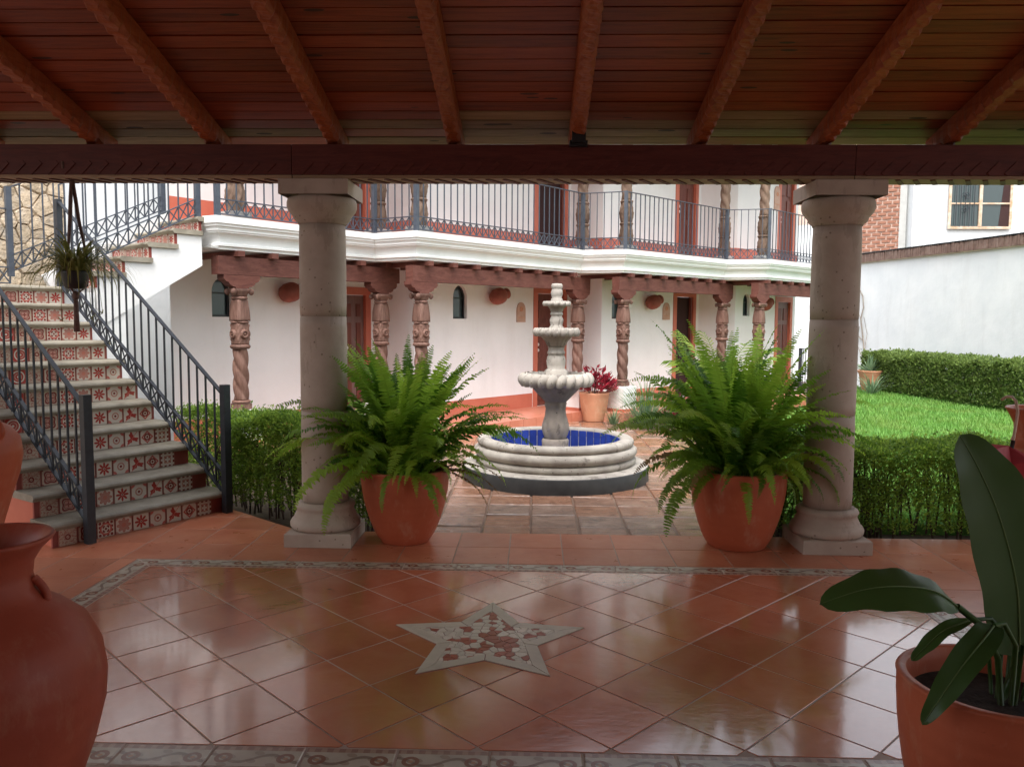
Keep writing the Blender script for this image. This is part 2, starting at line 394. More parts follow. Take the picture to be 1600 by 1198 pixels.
def border_mat():
    mt, t, b = newmat('floral_border_tile')
    sp = t.nodes.new('ShaderNodeSeparateXYZ'); t.links.new(coord(t), sp.inputs[0])
    x = X(t, sp.outputs[0]) * 25; y = X(t, sp.outputs[1]) * 25
    n = X(t, noise(t, coord(t), 50, 3)) * .5
    stem = ((y + .25 - (x * 1.1).sin() * .62).abs() + n * .3).lt(.30)
    fx = (x * .175).frac() - .5
    fl = ((fx * 5.7) * (fx * 5.7) + (y + .2) * (y + .2)).sqrt()
    ring = (fl - .62).abs().lt(.20); dot = fl.lt(.22)
    lf = ((x * 2.1 + y * 1.7).sin() * (y * 2.6 - x * .7).sin() + n * .3).gt(.60) * y.lt(1.0)
    band = (y - 1.42).abs().lt(.34); bead = band * ((x * 5.5).sin().gt(-.1)); line = (y + 1.62).abs().lt(.07)
    base = ramp(t, noise(t, coord(t), 9, 5), [(.3, rgb(.40,.33,.26)), (.7, rgb(.54,.46,.37))])
    col = mix(t, lf * .6, base, rgb(.24,.15,.11)); col = mix(t, stem * .75, col, rgb(.16,.09,.065))
    col = mix(t, ring * .9, col, rgb(.22,.07,.04)); col = mix(t, dot * .8, col, rgb(.45,.22,.12))
    col = mix(t, band * .8, col, rgb(.36,.19,.14)); col = mix(t, bead * .7, col, rgb(.22,.10,.075)); col = mix(t, line * .8, col, rgb(.22,.10,.075))
    t.links.new(col, b.inputs['Base Color']); b.inputs['Roughness'].default_value = .22
    bump(t, b, noise(t, coord(t), 30, 4), .08, .01)
    return mt
m_border = border_mat()

RED, DRED, PINK, CREAM, BEIGE = rgb(.34,.04,.032), rgb(.20,.04,.032), rgb(.42,.20,.16), rgb(.54,.47,.40), rgb(.42,.32,.25)
def talavera(kind):
    mt, t, b = newmat('talavera_' + kind)
    sp = t.nodes.new('ShaderNodeSeparateXYZ'); t.links.new(coord(t), sp.inputs[0])
    k = 1/.13
    x = X(t, sp.outputs[0]) * k; z = X(t, sp.outputs[2]) * k
    r = (x*x + z*z).sqrt(); th = z.op('ARCTAN2', x)
    bd = x.abs().max(z.abs()).gt(.455)
    col = CREAM
    ax, az = x.abs(), z.abs(); d = ax + az
    rc = (((ax-.5)*(ax-.5)) + ((az-.5)*(az-.5))).sqrt()
    if kind == 'flower':
        pet = ((th*4).cos().abs() * .28 + .12); col = mix(t, (r.lt(pet) * r.gt(.07)), CREAM, RED); col = mix(t, r.lt(.05), col, DRED)
    elif kind == 'quatrefoil':
        q = (th*4).cos() * -.06 + .34
        col = mix(t, (r - q).abs().lt(.055), BEIGE, DRED); q2 = (th*4).cos() * -.05 + .235
        col = mix(t, (r - q2).abs().lt(.022), mix(t, r.lt(q2), col, PINK), DRED); col = mix(t, ((th*2).cos().abs()*.14).gt(r), col, DRED); col = mix(t, rc.lt(.14), col, DRED)
    elif kind == 'rings':
        col = mix(t, (r - .36).abs().lt(.04), RED, CREAM); col = mix(t, (r - .2).abs().lt(.035), col, PINK); col = mix(t, r.lt(.07), col, CREAM); col = mix(t, rc.lt(.13), col, PINK)
    elif kind == 'speckle':
        n = X(t, noise(t, coord(t), 95, 2)).gt(.53); col = mix(t, n, BEIGE, rgb(.34,.15,.11)); col = mix(t, (r-.12).abs().lt(.04), col, DRED)
    elif kind == 'ornate':
        p = ((x*14).sin()*(z*14).sin()).abs().gt(.42); col = mix(t, p, CREAM, DRED); col = mix(t, (r-.3).abs().lt(.05), col, rgb(.45,.1,.08)); col = mix(t, r.lt(.13), col, CREAM); col = mix(t, r.lt(.07), col, DRED)
    elif kind == 'pale':
        pet = ((th*4).cos().abs() * .16 + .24); col = mix(t, r.lt(pet), CREAM, PINK); col = mix(t, (r-pet).abs().lt(.025), col, rgb(.4,.13,.1)); col = mix(t, r.lt(.13), col, rgb(.46,.16,.12)); col = mix(t, rc.lt(.2), col, PINK)
    elif kind == 'corners':
        col = mix(t, rc.lt(.26), CREAM, rgb(.46,.12,.1)); col = mix(t, rc.lt(.1), col, CREAM); col = mix(t, (r-.2).abs().lt(.045), col, PINK); col = mix(t, r.lt(.08), col, DRED)
    elif kind == 'leaf':
        pet = ((th*3 + .8).cos() * .16 + (th*11).cos()*.05 + .27); col = mix(t, r.lt(pet), CREAM, RED); col = mix(t, ((x - z*.8).abs().lt(.025)), col, rgb(.5,.12,.1))
    elif kind == 'diamond':
        col = mix(t, (d-.36).abs().lt(.07), CREAM, rgb(.4,.1,.08)); col = mix(t, (r-.18).abs().lt(.05), col, DRED); col = mix(t, rc.lt(.15), col, PINK); col = mix(t, d.lt(.1), col, DRED)
    elif kind == 'dots':
        fx = ((x*3.4).frac()-.5).abs(); fz = ((z*3.4).frac()-.5).abs(); col = mix(t, fx.max(fz).lt(.27), CREAM, DRED); col = mix(t, (r-.22).abs().lt(.03), col, rgb(.45,.2,.15))
    col = mix(t, bd * .8, col, rgb(.34,.12,.09))
    if isinstance(col, tuple): b.inputs['Base Color'].default_value = col
    else: t.links.new(col, b.inputs['Base Color'])
    b.inputs['Roughness'].default_value = .25
    return mt
TAL = {k: talavera(k) for k in ('flower','quatrefoil','rings','speckle','ornate','pale','corners','leaf','diamond','dots')}

# ------------------------------------------------------------------ 2D helpers
def clip(poly, inside, cross):
    out = []
    for i in range(len(poly)):
        a, b = poly[i-1], poly[i]
        ia, ib = inside(a), inside(b)
        if ib:
            if not ia: out.append(cross(a,b))
            out.append(b)
        elif ia: out.append(cross(a,b))
    return out
def clip_half(poly, n, c):
    """keep n.p <= c"""
    f = lambda p: n[0]*p[0]+n[1]*p[1]-c
    def cr(a,b):
        fa, fb = f(a), f(b); t = fa/(fa-fb); return (a[0]+(b[0]-a[0])*t, a[1]+(b[1]-a[1])*t)
    return clip(poly, lambda p: f(p) <= 1e-9, cr)
def clip_rect(poly, x0,x1,y0,y1):
    for n, c in (((-1,0),-x0),((1,0),x1),((0,-1),-y0),((0,1),y1)):
        if len(poly) < 3: return []
        poly = clip_half(poly, n, c)
    return poly
def clip_convex(poly, conv):
    for i in range(len(conv)):
        a, b = conv[i], conv[(i+1)%len(conv)]
        n = (b[1]-a[1], -(b[0]-a[0])); c = n[0]*a[0]+n[1]*a[1]
        if len(poly) < 3: return []
        poly = clip_half(poly, n, c)
    return poly
def area(p): return abs(sum(p[i-1][0]*p[i][1]-p[i][0]*p[i-1][1] for i in range(len(p))))/2
def cen(p): return (sum(q[0] for q in p)/len(p), sum(q[1] for q in p)/len(p))
def shrink_round(poly, z0, z1, bev=.003):
    """prism with a small bevelled top edge"""
    c = cen(poly); mb = MB(); n = len(poly)
    ins = []
    for p in poly:
        d = Vector((c[0]-p[0], c[1]-p[1])); L = d.length or 1; k = min(.4, bev*1.6/L); ins.append((p[0]+d.x*k, p[1]+d.y*k))
    v = [(x,y,z0) for x,y in poly] + [(x,y,z1-bev) for x,y in poly] + [(x,y,z1) for x,y in ins]
    fs = [tuple(range(2*n,3*n))] + [(i,(i+1)%n,n+(i+1)%n,n+i) for i in range(n)] + [(n+i,n+(i+1)%n,2*n+(i+1)%n,2*n+i) for i in range(n)]
    return mb.add(v, fs)
def offs(P, d):
    P = [Vector(p) for p in P]; out = []
    for i in range(len(P)):
        ns = []
        for a, b in ((i-1,i),(i,i+1)):
            if a < 0 or b >= len(P): continue
            t = (P[b]-P[a]).normalized(); ns.append(Vector((-t.y, t.x)))
        if len(ns) == 1: out.append(P[i]+ns[0]*d)
        else:
            mm = (ns[0]+ns[1]).normalized(); out.append(P[i]+mm*(d/mm.dot(ns[0])))
    return out

# ------------------------------------------------------------------ the setting: ground
g = MB(); N = 24
g.add([(-120,-60,-.14),(120,-60,-.14),(120,140,-.14),(-120,140,-.14)], [(0,1,2,3)])
tag(link('ground', g.mesh('ground', m_earth)), 'bare brown earth under the whole garden', 'ground', kind='structure')

# porch floor: a grout bed with every tile its own piece
EDGE = 5.96
bed = [(-6.5,-3.2),(6.5,-3.2),(6.5,EDGE),(-1.78,EDGE),(-2.62,6.68),(-6.5,6.68)]
fl = link('porch_floor', MB().prism(bed, -.16, -.0022).mesh('porch_floor', m_grout))
tag(fl, 'polished terracotta tile floor of the porch with a star inlay', 'floor', kind='structure')
BX0, BX1, BY0, BY1, BW = -2.63, 2.33, 2.73, 5.19, .15
def put_tile(name, poly, mat, cache={}, full=None, z1=0.0, parent=None, rz=0):
    c = cen(poly); parent = parent or fl
    z = random.uniform(-.0006, .0005)
    if full is not None:
        if full not in cache: cache[full] = shrink_round([(p[0]-c[0],p[1]-c[1]) for p in poly], -.008, z1, .0013).mesh(name, mat)
        o = link(name, cache[full], parent, (c[0],c[1],z))
    else:
        o = link(name, shrink_round([(p[0]-c[0],p[1]-c[1]) for p in poly], -.008, z1, .0013).mesh(name, mat), parent, (c[0],c[1],z))
    o.rotation_euler = (random.uniform(-.0012,.0012), random.uniform(-.0012,.0012), 0)
    return o
# diagonal tiles of the carpet
ts, ang, ax0, ay0 = .3552, -.7726, .792, 3.923
e1 = (math.cos(ang), math.sin(ang)); e2 = (-math.sin(ang), math.cos(ang))
gx0, gx1, gy0, gy1 = BX0+BW+.006, BX1-BW-.006, BY0+BW+.006, BY1-BW-.006
h = ts/2 - .004
for i in range(-16, 16):
    for j in range(-16, 16):
        cx = ax0 + ts*((i+.5)*e1[0] + (j+.5)*e2[0]); cy = ay0 + ts*((i+.5)*e1[1] + (j+.5)*e2[1])
        q = [(cx+e1[0]*a*h+e2[0]*b*h, cy+e1[1]*a*h+e2[1]*b*h) for a,b in ((-1,-1),(1,-1),(1,1),(-1,1))]
        p = clip_rect(q, gx0, gx1, gy0, gy1)
        if len(p) < 3 or area(p) < .0012: continue
        fu = area(p) > .9999*area(q)
        put_tile('diagonal_tile', q if fu else p, m_tile, full='diag' if fu else None)
# straight tiles round it
px, py = .37, .385
def straight(x0,x1,y0,y1, halfs=()):
    i0 = math.floor((x0+.53)/px)-1; j0 = math.floor((y0-EDGE)/py)-1
    for i in range(i0, i0+40):
        for j in range(j0, j0+20):
            xa = -.53+px*i+.004; xb = xa+px-.008; ya = EDGE+py*j+.004; yb = ya+py-.008
            q = [(xa,ya),(xb,ya),(xb,yb),(xa,yb)]; p = clip_rect(q, x0+.004,x1-.004,y0+.004,y1-.002)
            for n,c in halfs:
                if len(p) >= 3: p = clip_half(p, n, c)
            if len(p) < 3 or area(p) < .002: continue
            fu = area(p) > .9999*area(q)
            put_tile('floor_tile', q if fu else p, m_tile2, full='str' if fu else None)
straight(-5.1, 5.1, BY1, EDGE)
dn = Vector((6.68-EDGE, 2.62-1.78)).normalized()
straight(-4.2, -1.78, EDGE, 6.68, (((dn.x, dn.y), dn.x*-1.78+dn.y*EDGE),))
straight(-5.0, BX0, 2.2, BY1); straight(BX1, 5.1, 2.2, BY1)
# border tiles, mitred at the corners
def border(x0, y0, x1, y1, n):
    """run from (x0,y0) to (x1,y1) along its middle, n tiles"""
    d = Vector((x1-x0, y1-y0)); L = d.length; a = math.atan2(d.y, d.x); st = L/n; hb = BW/2 - .004
    key = ('b', round(st,4))
    for k in range(n):
        m0 = hb if k == 0 else 0; m1 = hb if k == n-1 else 0
        q = [(-st/2+.003-m0,-hb),(st/2-.003+m1,-hb),(st/2-.003-m1,hb),(-st/2+.003+m0,hb)]
        o = link('border_tile', shrink_round(q, -.008, 0).mesh('border_tile', m_border), fl, (x0+d.x*(k+.5)/n, y0+d.y*(k+.5)/n, random.uniform(-.001,.0008)), a)
mx0, mx1, my0, my1 = BX0+BW/2, BX1-BW/2, BY0+BW/2, BY1-BW/2
border(mx1, my1, mx0, my1, 14); border(mx0, my1, mx0, my0, 7); border(mx0, my0, mx1, my0, 14); border(mx1, my0, mx1, my1, 7)
for o in [q for q in fl.children if q.name.startswith('border_tile')]:   # pattern's beaded edge faces the middle of the floor
    o.rotation_euler.z += 0
# star inlay
SX, SY, SR, Sr = -.22, 3.935, .522, .263
star = link('star_inlay', MB().prism([(a[0], a[1]) for a in [((SR if k%2==0 else Sr)*math.cos(R(90+36*k)), (SR if k%2==0 else Sr)*math.sin(R(90+36*k))) for k in range(10)]], -.004, .002).mesh('star_inlay', m_sgrout), fl, (SX,SY,0), label='five pointed star set into the floor in pale strips and mosaic')
op = [Vector(((SR-.004 if k%2==0 else Sr-.002)*math.cos(R(90+36*k)), (SR-.004 if k%2==0 else Sr-.002)*math.sin(R(90+36*k)))) for k in range(10)]
k_in = .745
ip = [p*k_in for p in op]
for k in range(10):
    a, b, c, d = op[k], op[(k+1)%10], ip[(k+1)%10], ip[k]
    q = [a.lerp(b,.008), b.lerp(a,.008), c.lerp(d,.012), d.lerp(c,.012)]
    cc = cen([(p.x,p.y) for p in q])
    link('star_strip', shrink_round([(p.x-cc[0],p.y-cc[1]) for p in q], 0, .0055, .0015).mesh('star_strip', m_strip), star, (cc[0],cc[1],0))
rs = random.Random(3); pts = []
while len(pts) < 330:
    p = (rs.uniform(-.4,.4), rs.uniform(-.35,.4))
    if all((p[0]-q[0])**2+(p[1]-q[1])**2 > .00048 for q in pts): pts.append(p)
ctri = [[(ip[k].x,ip[k].y),(ip[(k+1)%10].x,ip[(k+1)%10].y),(ip[(k-1)%10].x,ip[(k-1)%10].y)] for k in range(0,10,2)]
pent = [(ip[k].x,ip[k].y) for k in range(1,10,2)]
def ccw(p): return p if sum(p[i-1][0]*p[i][1]-p[i][0]*p[i-1][1] for i in range(len(p))) > 0 else p[::-1]
for p in pts:
    cell = [(p[0]-.06,p[1]-.06),(p[0]+.06,p[1]-.06),(p[0]+.06,p[1]+.06),(p[0]-.06,p[1]+.06)]
    for q in pts:
        if q is p or (p[0]-q[0])**2+(p[1]-q[1])**2 > .03: continue
        n = (q[0]-p[0], q[1]-p[1]); c = (q[0]**2+q[1]**2-p[0]**2-p[1]**2)/2
        if len(cell) >= 3: cell = clip_half(cell, n, c)
    mt_ = m_chip_a if rs.random() < .6 else m_chip_b
    for conv in [pent]+ctri:
        s = clip_convex(cell, ccw(conv))
        if len(s) < 3 or area(s) < .00004: continue
        c = cen(s); s2 = [((x-c[0])*.9, (y-c[1])*.9) for x,y in s]
        link('mosaic_chip', shrink_round(s2, 0, .005, .0012).mesh('mosaic_chip', mt_), star, (c[0],c[1],0))

# courtyard paving: wet flagstones one by one
GZ = -.05
pv = [(-1.18,EDGE+.004),(1.72,EDGE+.004),(1.95,7.4),(2.3,9.5),(2.4,12.2),(1.2,13.3),(-1.0,12.6),(-2.2,11.4),(-1.9,9.0),(-1.3,7.2)]
pav = link('courtyard_paving', MB().prism(pv, -.15, GZ-.014).mesh('courtyard_paving', m_joint))
tag(pav, 'wet brown flagstone paving round the fountain', 'paving', kind='structure')
rf = random.Random(11); fy = EDGE+.012
rows = []
while fy < 13.3:
    hh = rf.choice((.33,.36,.30,.38)); rows.append((fy, fy+hh)); fy += hh
for (ya, yb) in rows:
    for i in range(-8, 9):
        xa = -.40+.385*i; sh = (ya-5.96)*.0
        q = [(xa+sh+rf.uniform(.004,.012), ya+rf.uniform(.003,.009)), (xa+.385+sh-rf.uniform(.004,.012), ya+rf.uniform(.003,.009)), (xa+.385+sh-rf.uniform(.004,.012), yb-rf.uniform(.003,.009)), (xa+sh+rf.uniform(.004,.012), yb-rf.uniform(.003,.009))]
        p = clip_convex(q, pv)
        if len(p) < 3 or area(p) < .01: continue
        c = cen(p)
        if (c[0]-.25)**2+(c[1]-8.48)**2 < .62: continue
        o = link('flagstone', shrink_round([(a-c[0],b-c[1]) for a,b in p], -.05, 0, .008).mesh('flagstone', m_flag), pav, (c[0],c[1],GZ+rf.uniform(-.006,.006)))
        o.rotation_euler = (rf.uniform(-.014,.014), rf.uniform(-.014,.014), 0)

# ------------------------------------------------------------------ porch roof
SL = .2453
def rz_(y): return 2.79 + SL*(5.55-y)        # underside of the rafters
RH, RW = .13, .105
roof = T('porch_roof', 'sloping timber porch roof of stained planks on carved rafters', 'roof', (0,5.6,2.79))
RXS = [-3.87,-3.045,-2.22,-1.38,-.555,.28,1.11,1.945,2.77,3.6]
ye0, ye1 = -3.2, 5.86
rf = random.Random(5)
raf = MB()
for X_ in RXS:
    mb = MB(); y0, y1 = 2.2, 5.80
    n = 150; pts = []
    # chipped, gouged lower corners
    L = []
    for k in range(n+1):
        y = y0+(y1-y0)*k/n; z = rz_(y)
        sc4 = (0,.014,.027,.010)[k%4]; a, b = sc4*rf.uniform(.6,1.15), (0,.014,.027,.010)[(k+2)%4]*rf.uniform(.6,1.15); hw = RW/2
        L.append([(X_-hw,y,z+RH),(X_-hw+a*.4,y,z+.022+a),(X_-hw+.012+a,y,z+a*.25),(X_+hw-.012-b,y,z+b*.25),(X_+hw-b*.4,y,z+.022+b),(X_+hw,y,z+RH)])
    vs_ = [p for r in L for p in r]; fs = []
    for k in range(n):
        for j in range(5): fs.append((k*6+j, (k+1)*6+j, (k+1)*6+j+1, k*6+j+1))
    fs.append((n*6,n*6+1,n*6+2,n*6+3,n*6+4,n*6+5)); fs.append((5,4,3,2,1,0))
    mb.add(vs_, fs)
    part('rafter', mb, m_rafter, roof, True)
# rafters behind the camera
for X_ in (-5.5,-4.7,4.4,5.2): part('rafter', MB().bar((X_,ye0,rz_(ye0)+RH/2),(X_,ye1,rz_(ye1)+RH/2), RW, RH), m_rafter, roof, True)
for X_ in RXS: part('rafter', MB().bar((X_,ye0,rz_(ye0)+RH/2),(X_,2.19,rz_(2.19)+RH/2), RW, RH), m_rafter, roof, True)
PWD = .118
slope_a = -math.atan(SL)
def plank(xa, xb, y, wd, mat):
    hz = rz_(y)+RH+.002
    o = link('plank', MB().box(-(xb-xa)/2+.002,(xb-xa)/2-.002,-wd/2+.0025,wd/2-.0025,0,.02).mesh('plank', mat), roof, Vector(((xa+xb)/2, y, hz+rf.uniform(0,.004)))-roof.location)
    o.rotation_euler = (slope_a + rf.uniform(-.01,.01), 0, 0)
y = 5.80
while y > 3.3:
    for a, b in zip([-4.7]+RXS, RXS+[4.4]):
        pale = y > 5.38 and rf.random() < .8  # paler planks in the rows nearest the eaves
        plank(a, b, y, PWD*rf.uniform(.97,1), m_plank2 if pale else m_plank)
    y -= PWD
# deck slab over the planks, added out of view to block light
part('light_block_deck', MB().add([(-6.6,ye0,rz_(ye0)+RH+.03),(6.6,ye0,rz_(ye0)+RH+.03),(6.6,ye1,rz_(ye1)+RH+.03),(-6.6,ye1,rz_(ye1)+RH+.03),(-6.6,ye0,rz_(ye0)+RH+.12),(6.6,ye0,rz_(ye0)+RH+.12),(6.6,ye1,rz_(ye1)+RH+.12),(-6.6,ye1,rz_(ye1)+RH+.12)], [(0,3,2,1),(4,5,6,7),(0,1,5,4),(1,2,6,5),(2,3,7,6),(3,0,4,7)]), m_plank, roof, True)
# eaves beam in three lengths with a carved rope edge
for xa, xb in ((-6.5,-1.655),(-1.65,2.125),(2.13,6.5)):
    bm = part('beam', MB().box(xa,xb,5.50,5.74,2.575,2.775), m_beam, roof, True)
    lo = part('beam_edge', MB().box(xa+.001,xb-.001,5.512,5.73,2.552,2.574), m_beamlow, bm, True)
    cv = MB(); x = xa+.06
    while x < xb-.12:
        # slanted gouge ridges on the face and underneath
        cv.bar((x,5.499,2.580),(x+.075,5.499,2.655), .026, .012, (0,-1,0))
        cv.bar((x,5.53,2.549),(x+.10,5.70,2.549), .03, .008, (0,0,1))
        x += .115
    c_ = part('carving', cv, m_beam, bm, True)

# unseen back wall, added and coloured dark to dim the porch
for nm, mb, lb in (('unseen_porch_wall', MB().box(-6.5,6.5,-3.4,-3.2,0,5), 'dark red back wall of the porch behind the viewer'),):
    tag(link(nm, mb.mesh(nm, m_backwall)), lb, 'wall')

# spotlight box on the beam
sp_ = T('spotlight', 'small black spotlight clamped on the dark eaves beam', 'light', (.285,5.47,2.775))
part('housing', MB().box(-.045,.045,-.05,.05,.0,.10), m_blackpl, sp_); part('clamp', MB().box(-.06,.06,-.012,.03,-.02,.02), m_blackpl, sp_)
part('lens', MB().lathe([(.022,0),(.024,.01),(0,.012)], 12).xf(Matrix.Translation((.02,-.05,.075)) @ Matrix.Rotation(R(90),4,'X')), m_iron, sp_)

# ------------------------------------------------------------------ stone columns
def column(X_, label):
    t = T('stone_column', label, 'column', (X_,5.735,0), group='porch columns')
    part('plinth', shrink_round([(-.237,-.237),(.237,-.237),(.237,.237),(-.237,.237)], 0, .098, .008), m_column, t)
    base = [(.235,.079),(.25,.10),(.252,.125),(.24,.15),(.222,.165),(.222,.178),(.215,.19),(.205,.215),(.203,.235),(.207,.242),(.215,.258),(.207,.276),(.19,.283),(.186,.292)]
    part('base', MB().lathe([(r, .099+(z-.079)*.906) for r,z in base], 48), m_column, t)
    for za, zb in ((.293,.946),(.950,1.616),(1.620,2.262)):
        pr_ = []
        for k in range(9):
            z = za+(zb-za)*k/8; r = .166 - .004*((z-.3)/2)**2 - (.003 if k in (0,8) else 0)
            pr_.append((r,z))
        part('drum', MB().lathe(pr_, 48), m_column, t)
    part('core', MB().lathe([(.158,.285),(.158,2.27)], 32), m_column, t)
    cap = [(.166,2.263),(.170,2.275),(.182,2.285),(.197,2.30),(.20,2.318),(.213,2.332),(.232,2.355),(.243,2.385),(.243,2.415),(.236,2.436),(.225,2.446)]
    part('capital', MB().lathe(cap, 48), m_column, t)
    part('abacus', shrink_round([(-.238,-.238),(.238,-.238),(.238,.238),(-.238,.238)], 2.447, 2.550, .004), m_column, t)
    return t
column(-1.508, 'pink stone column between the stairs and the left fern pot')
column(2.108, 'pink stone column beside the right fern pot and the lawn hedge')

# ------------------------------------------------------------------ the hotel building (saw-tooth plan)
P = [Vector(p) for p in ((-3.56,9.002),(-2.153,10.856),(-1.531,10.49),(.809,13.311),(1.485,13.101),(3.61,15.235),(4.358,15.081),(6.4,17.19))]
PL = [Vector((-3.755,9.095))] + P
Wl = offs(P, 1.05)
def ext(i, L):      # lengthen bay wall i (from Wl[i]) to L
    t = (Wl[i+1]-Wl[i]).normalized(); Wl[i+1] = Wl[i] + t*L
for i, L in ((0,3.42),(2,3.78),(4,3.02),(6,2.55)): ext(i, L)
Wl.append(Wl[7] + Vector((-1.6,1.9)))
I = offs(P, .25)
ZS, ZB, ZF, ZR = 2.75, 2.39, .10, 5.3     # slab top, slab underside, ground floor, eaves
hotel = T('hotel_building', 'two storey white hotel building with zigzag balcony and red dado', 'building', (0,14,0))
hw = Vector((0,14,0))
def wpt(a, t, s, z, d=0):     # point on a wall: along s, height z, d towards the viewer
    n = Vector((t.y,-t.x)); p = a+t*s+n*d; return Vector((p.x,p.y,z))
def wall_seg(mb, a, b, z0, z1, ops):
    """wall strip with openings ops=(s0,s1,z0,z1,arch,depth); returns nothing"""
    t = (b-a).normalized(); L = (b-a).length; s = 0
    def quad(s0,s1,za,zb,d=0):
        if s1-s0 < 1e-4 or zb-za < 1e-4: return
        mb.add([wpt(a,t,s0,za,d),wpt(a,t,s1,za,d),wpt(a,t,s1,zb,d),wpt(a,t,s0,zb,d)], [(0,1,2,3)])
    cols = {}
    for o in ops: cols.setdefault((o[0],o[1]), []).append(o)
    for (s0,s1), lst in sorted(cols.items()):
        quad(s, s0, z0, z1); z = z0
        for (_,_,oz0,oz1,arch,dep) in sorted(lst, key=lambda q: q[2]):
            quad(s0, s1, z, oz0)
            r = (s1-s0)/2; k = 10
            if arch:
                zc = oz1 - r*1.25; pr = []
                for i in range(k+1):
                    an = math.pi*(1-i/k); pr.append((s0+r+r*math.cos(an), zc+r*1.25*math.sin(an)))
                for i in range(k):
                    (sa,za),(sb,zb) = pr[i], pr[i+1]
                    mb.add([wpt(a,t,sa,za),wpt(a,t,sb,zb),wpt(a,t,sb,oz1+.02),wpt(a,t,sa,oz1+.02)], [(0,1,2,3)])
                    mb.add([wpt(a,t,sa,za),wpt(a,t,sa,za,-dep),wpt(a,t,sb,zb,-dep),wpt(a,t,sb,zb)], [(0,1,2,3)])
                top = zc; z = oz1+.02
            else:
                mb.add([wpt(a,t,s0,oz1),wpt(a,t,s1,oz1),wpt(a,t,s1,oz1,-dep),wpt(a,t,s0,oz1,-dep)], [(0,1,2,3)]); top = oz1; z = oz1
            for sx in (s0,s1): mb.add([wpt(a,t,sx,oz0),wpt(a,t,sx,oz0,-dep),wpt(a,t,sx,top,-dep),wpt(a,t,sx,top)], [(0,1,2,3)])
            mb.add([wpt(a,t,s0,oz0),wpt(a,t,s1,oz0),wpt(a,t,s1,oz0,-dep),wpt(a,t,s0,oz0,-dep)], [(0,1,2,3)])
        quad(s0, s1, z, z1); s = s1
    quad(s, L, z0, z1)
# openings per wall segment: (s0,s1,z0,z1,arch,depth)
DO = {0: [(.55,.83,1.62,2.11,True,.10),(2.64,3.10,ZF,1.99,False,.12),(2.64,3.10,ZS,ZS+2.05,False,.12)],
      2: [(.80,1.11,1.62,2.14,True,.10),(2.83,3.62,ZF,2.10,False,.12),(2.83,3.62,ZS,ZS+2.05,False,.14)],
      4: [(.28,.56,1.64,2.14,True,.10),(2.23,2.85,ZF,2.11,False,.14),(2.23,2.85,ZS,ZS+2.05,False,.12)],
      6: [(.30,.57,1.72,2.17,True,.10),(1.72,2.34,ZF,2.06,False,.12),(1.72,2.34,ZS,ZS+2.05,False,.12)]}
for i in range(len(Wl)-1):
    mb = MB(); wall_seg(mb, Wl[i], Wl[i+1], -.1, ZR, DO.get(i, [])); part('wall', mb, m_plaster, hotel, True)
# left end wall of the upper corridor, returning along the stairs
vS = Vector((.543,.84)); uS = Vector((-.84,.543))
# dados: thin painted bands standing 3 mm proud
def dado(a, b, z0, z1, skip):
    t = (b-a).normalized(); L = (b-a).length; s = 0
    for s0, s1 in sorted(skip)+[(L,L)]:
        if s0-s > .01:
            q = [wpt(a,t,s,z0,.004),wpt(a,t,s0,z0,.004),wpt(a,t,s0,z1,.004),wpt(a,t,s,z1,.004),wpt(a,t,s,z1,0),wpt(a,t,s0,z1,0)]
            part('dado', MB().add(q, [(0,1,2,3),(3,2,5,4)]), m_dado, hotel, True)
        s = s1
for i in range(len(Wl)-1):
    lo = [(o[0]-.1,o[1]+.08) for o in DO.get(i,[]) if not o[4] and o[2] < 1]; up = [(o[0]-.1,o[1]+.08) for o in DO.get(i,[]) if o[2] > 2]
    dado(Wl[i], Wl[i+1], -.1, .34, lo); dado(Wl[i], Wl[i+1], ZS, ZS+.31, up)
# slab, cornice, soffit, ground-floor platform, roof
mb = MB(); n = len(P)
for i in range(n-1):
    mb.add([(P[i].x,P[i].y,ZS-.005),(P[i+1].x,P[i+1].y,ZS-.005),(Wl[i+1].x,Wl[i+1].y,ZS-.005),(Wl[i].x,Wl[i].y,ZS-.005)], [(0,1,2,3)])
part('balcony_floor', mb, m_dado, hotel, True)
Q2 = offs(P, .17); mb = MB()
for i in range(n-1):
    mb.add([(Q2[i].x,Q2[i].y,ZB+.01),(Q2[i+1].x,Q2[i+1].y,ZB+.01),(Wl[i+1].x,Wl[i+1].y,ZB+.01),(Wl[i].x,Wl[i].y,ZB+.01)], [(3,2,1,0)])
part('soffit', mb, m_plaster, hotel, True)
prof = [(.06,2.751),(0,2.751),(0,2.672),(.022,2.665),(.022,2.640),(.040,2.632),(.048,2.612),(.048,2.594),(.062,2.585)]
for k in range(7): a = k/6*math.pi/2; prof.append((.062+.075*math.sin(a), 2.575-.095*(1-math.cos(a))))
prof += [(.137,2.462),(.120,2.452),(.120,2.428),(.150,2.420),(.150,2.390),(.30,2.388)]
rings = [offs(PL, d) for d, z in prof]
mb = MB(); k = len(PL)
for a in range(len(prof)-1):
    za, zb = prof[a][1], prof[a+1][1]
    for i in range(k-1):
        A, B, C, D = rings[a][i], rings[a][i+1], rings[a+1][i+1], rings[a+1][i]
        mb.add([(A.x,A.y,za),(B.x,B.y,za),(C.x,C.y,zb),(D.x,D.y,zb)], [(3,2,1,0)])
mb.add([(rings[a][0].x,rings[a][0].y,prof[a][1]) for a in range(len(prof))]+[(PL[0].x-.3,PL[0].y+.35,2.388),(PL[0].x-.3,PL[0].y+.35,2.751)], [tuple(range(len(prof)+1,-1,-1))])
part('cornice', mb, m_plaster_c, hotel, True)
mb = MB(); PF = offs(P, -.02)
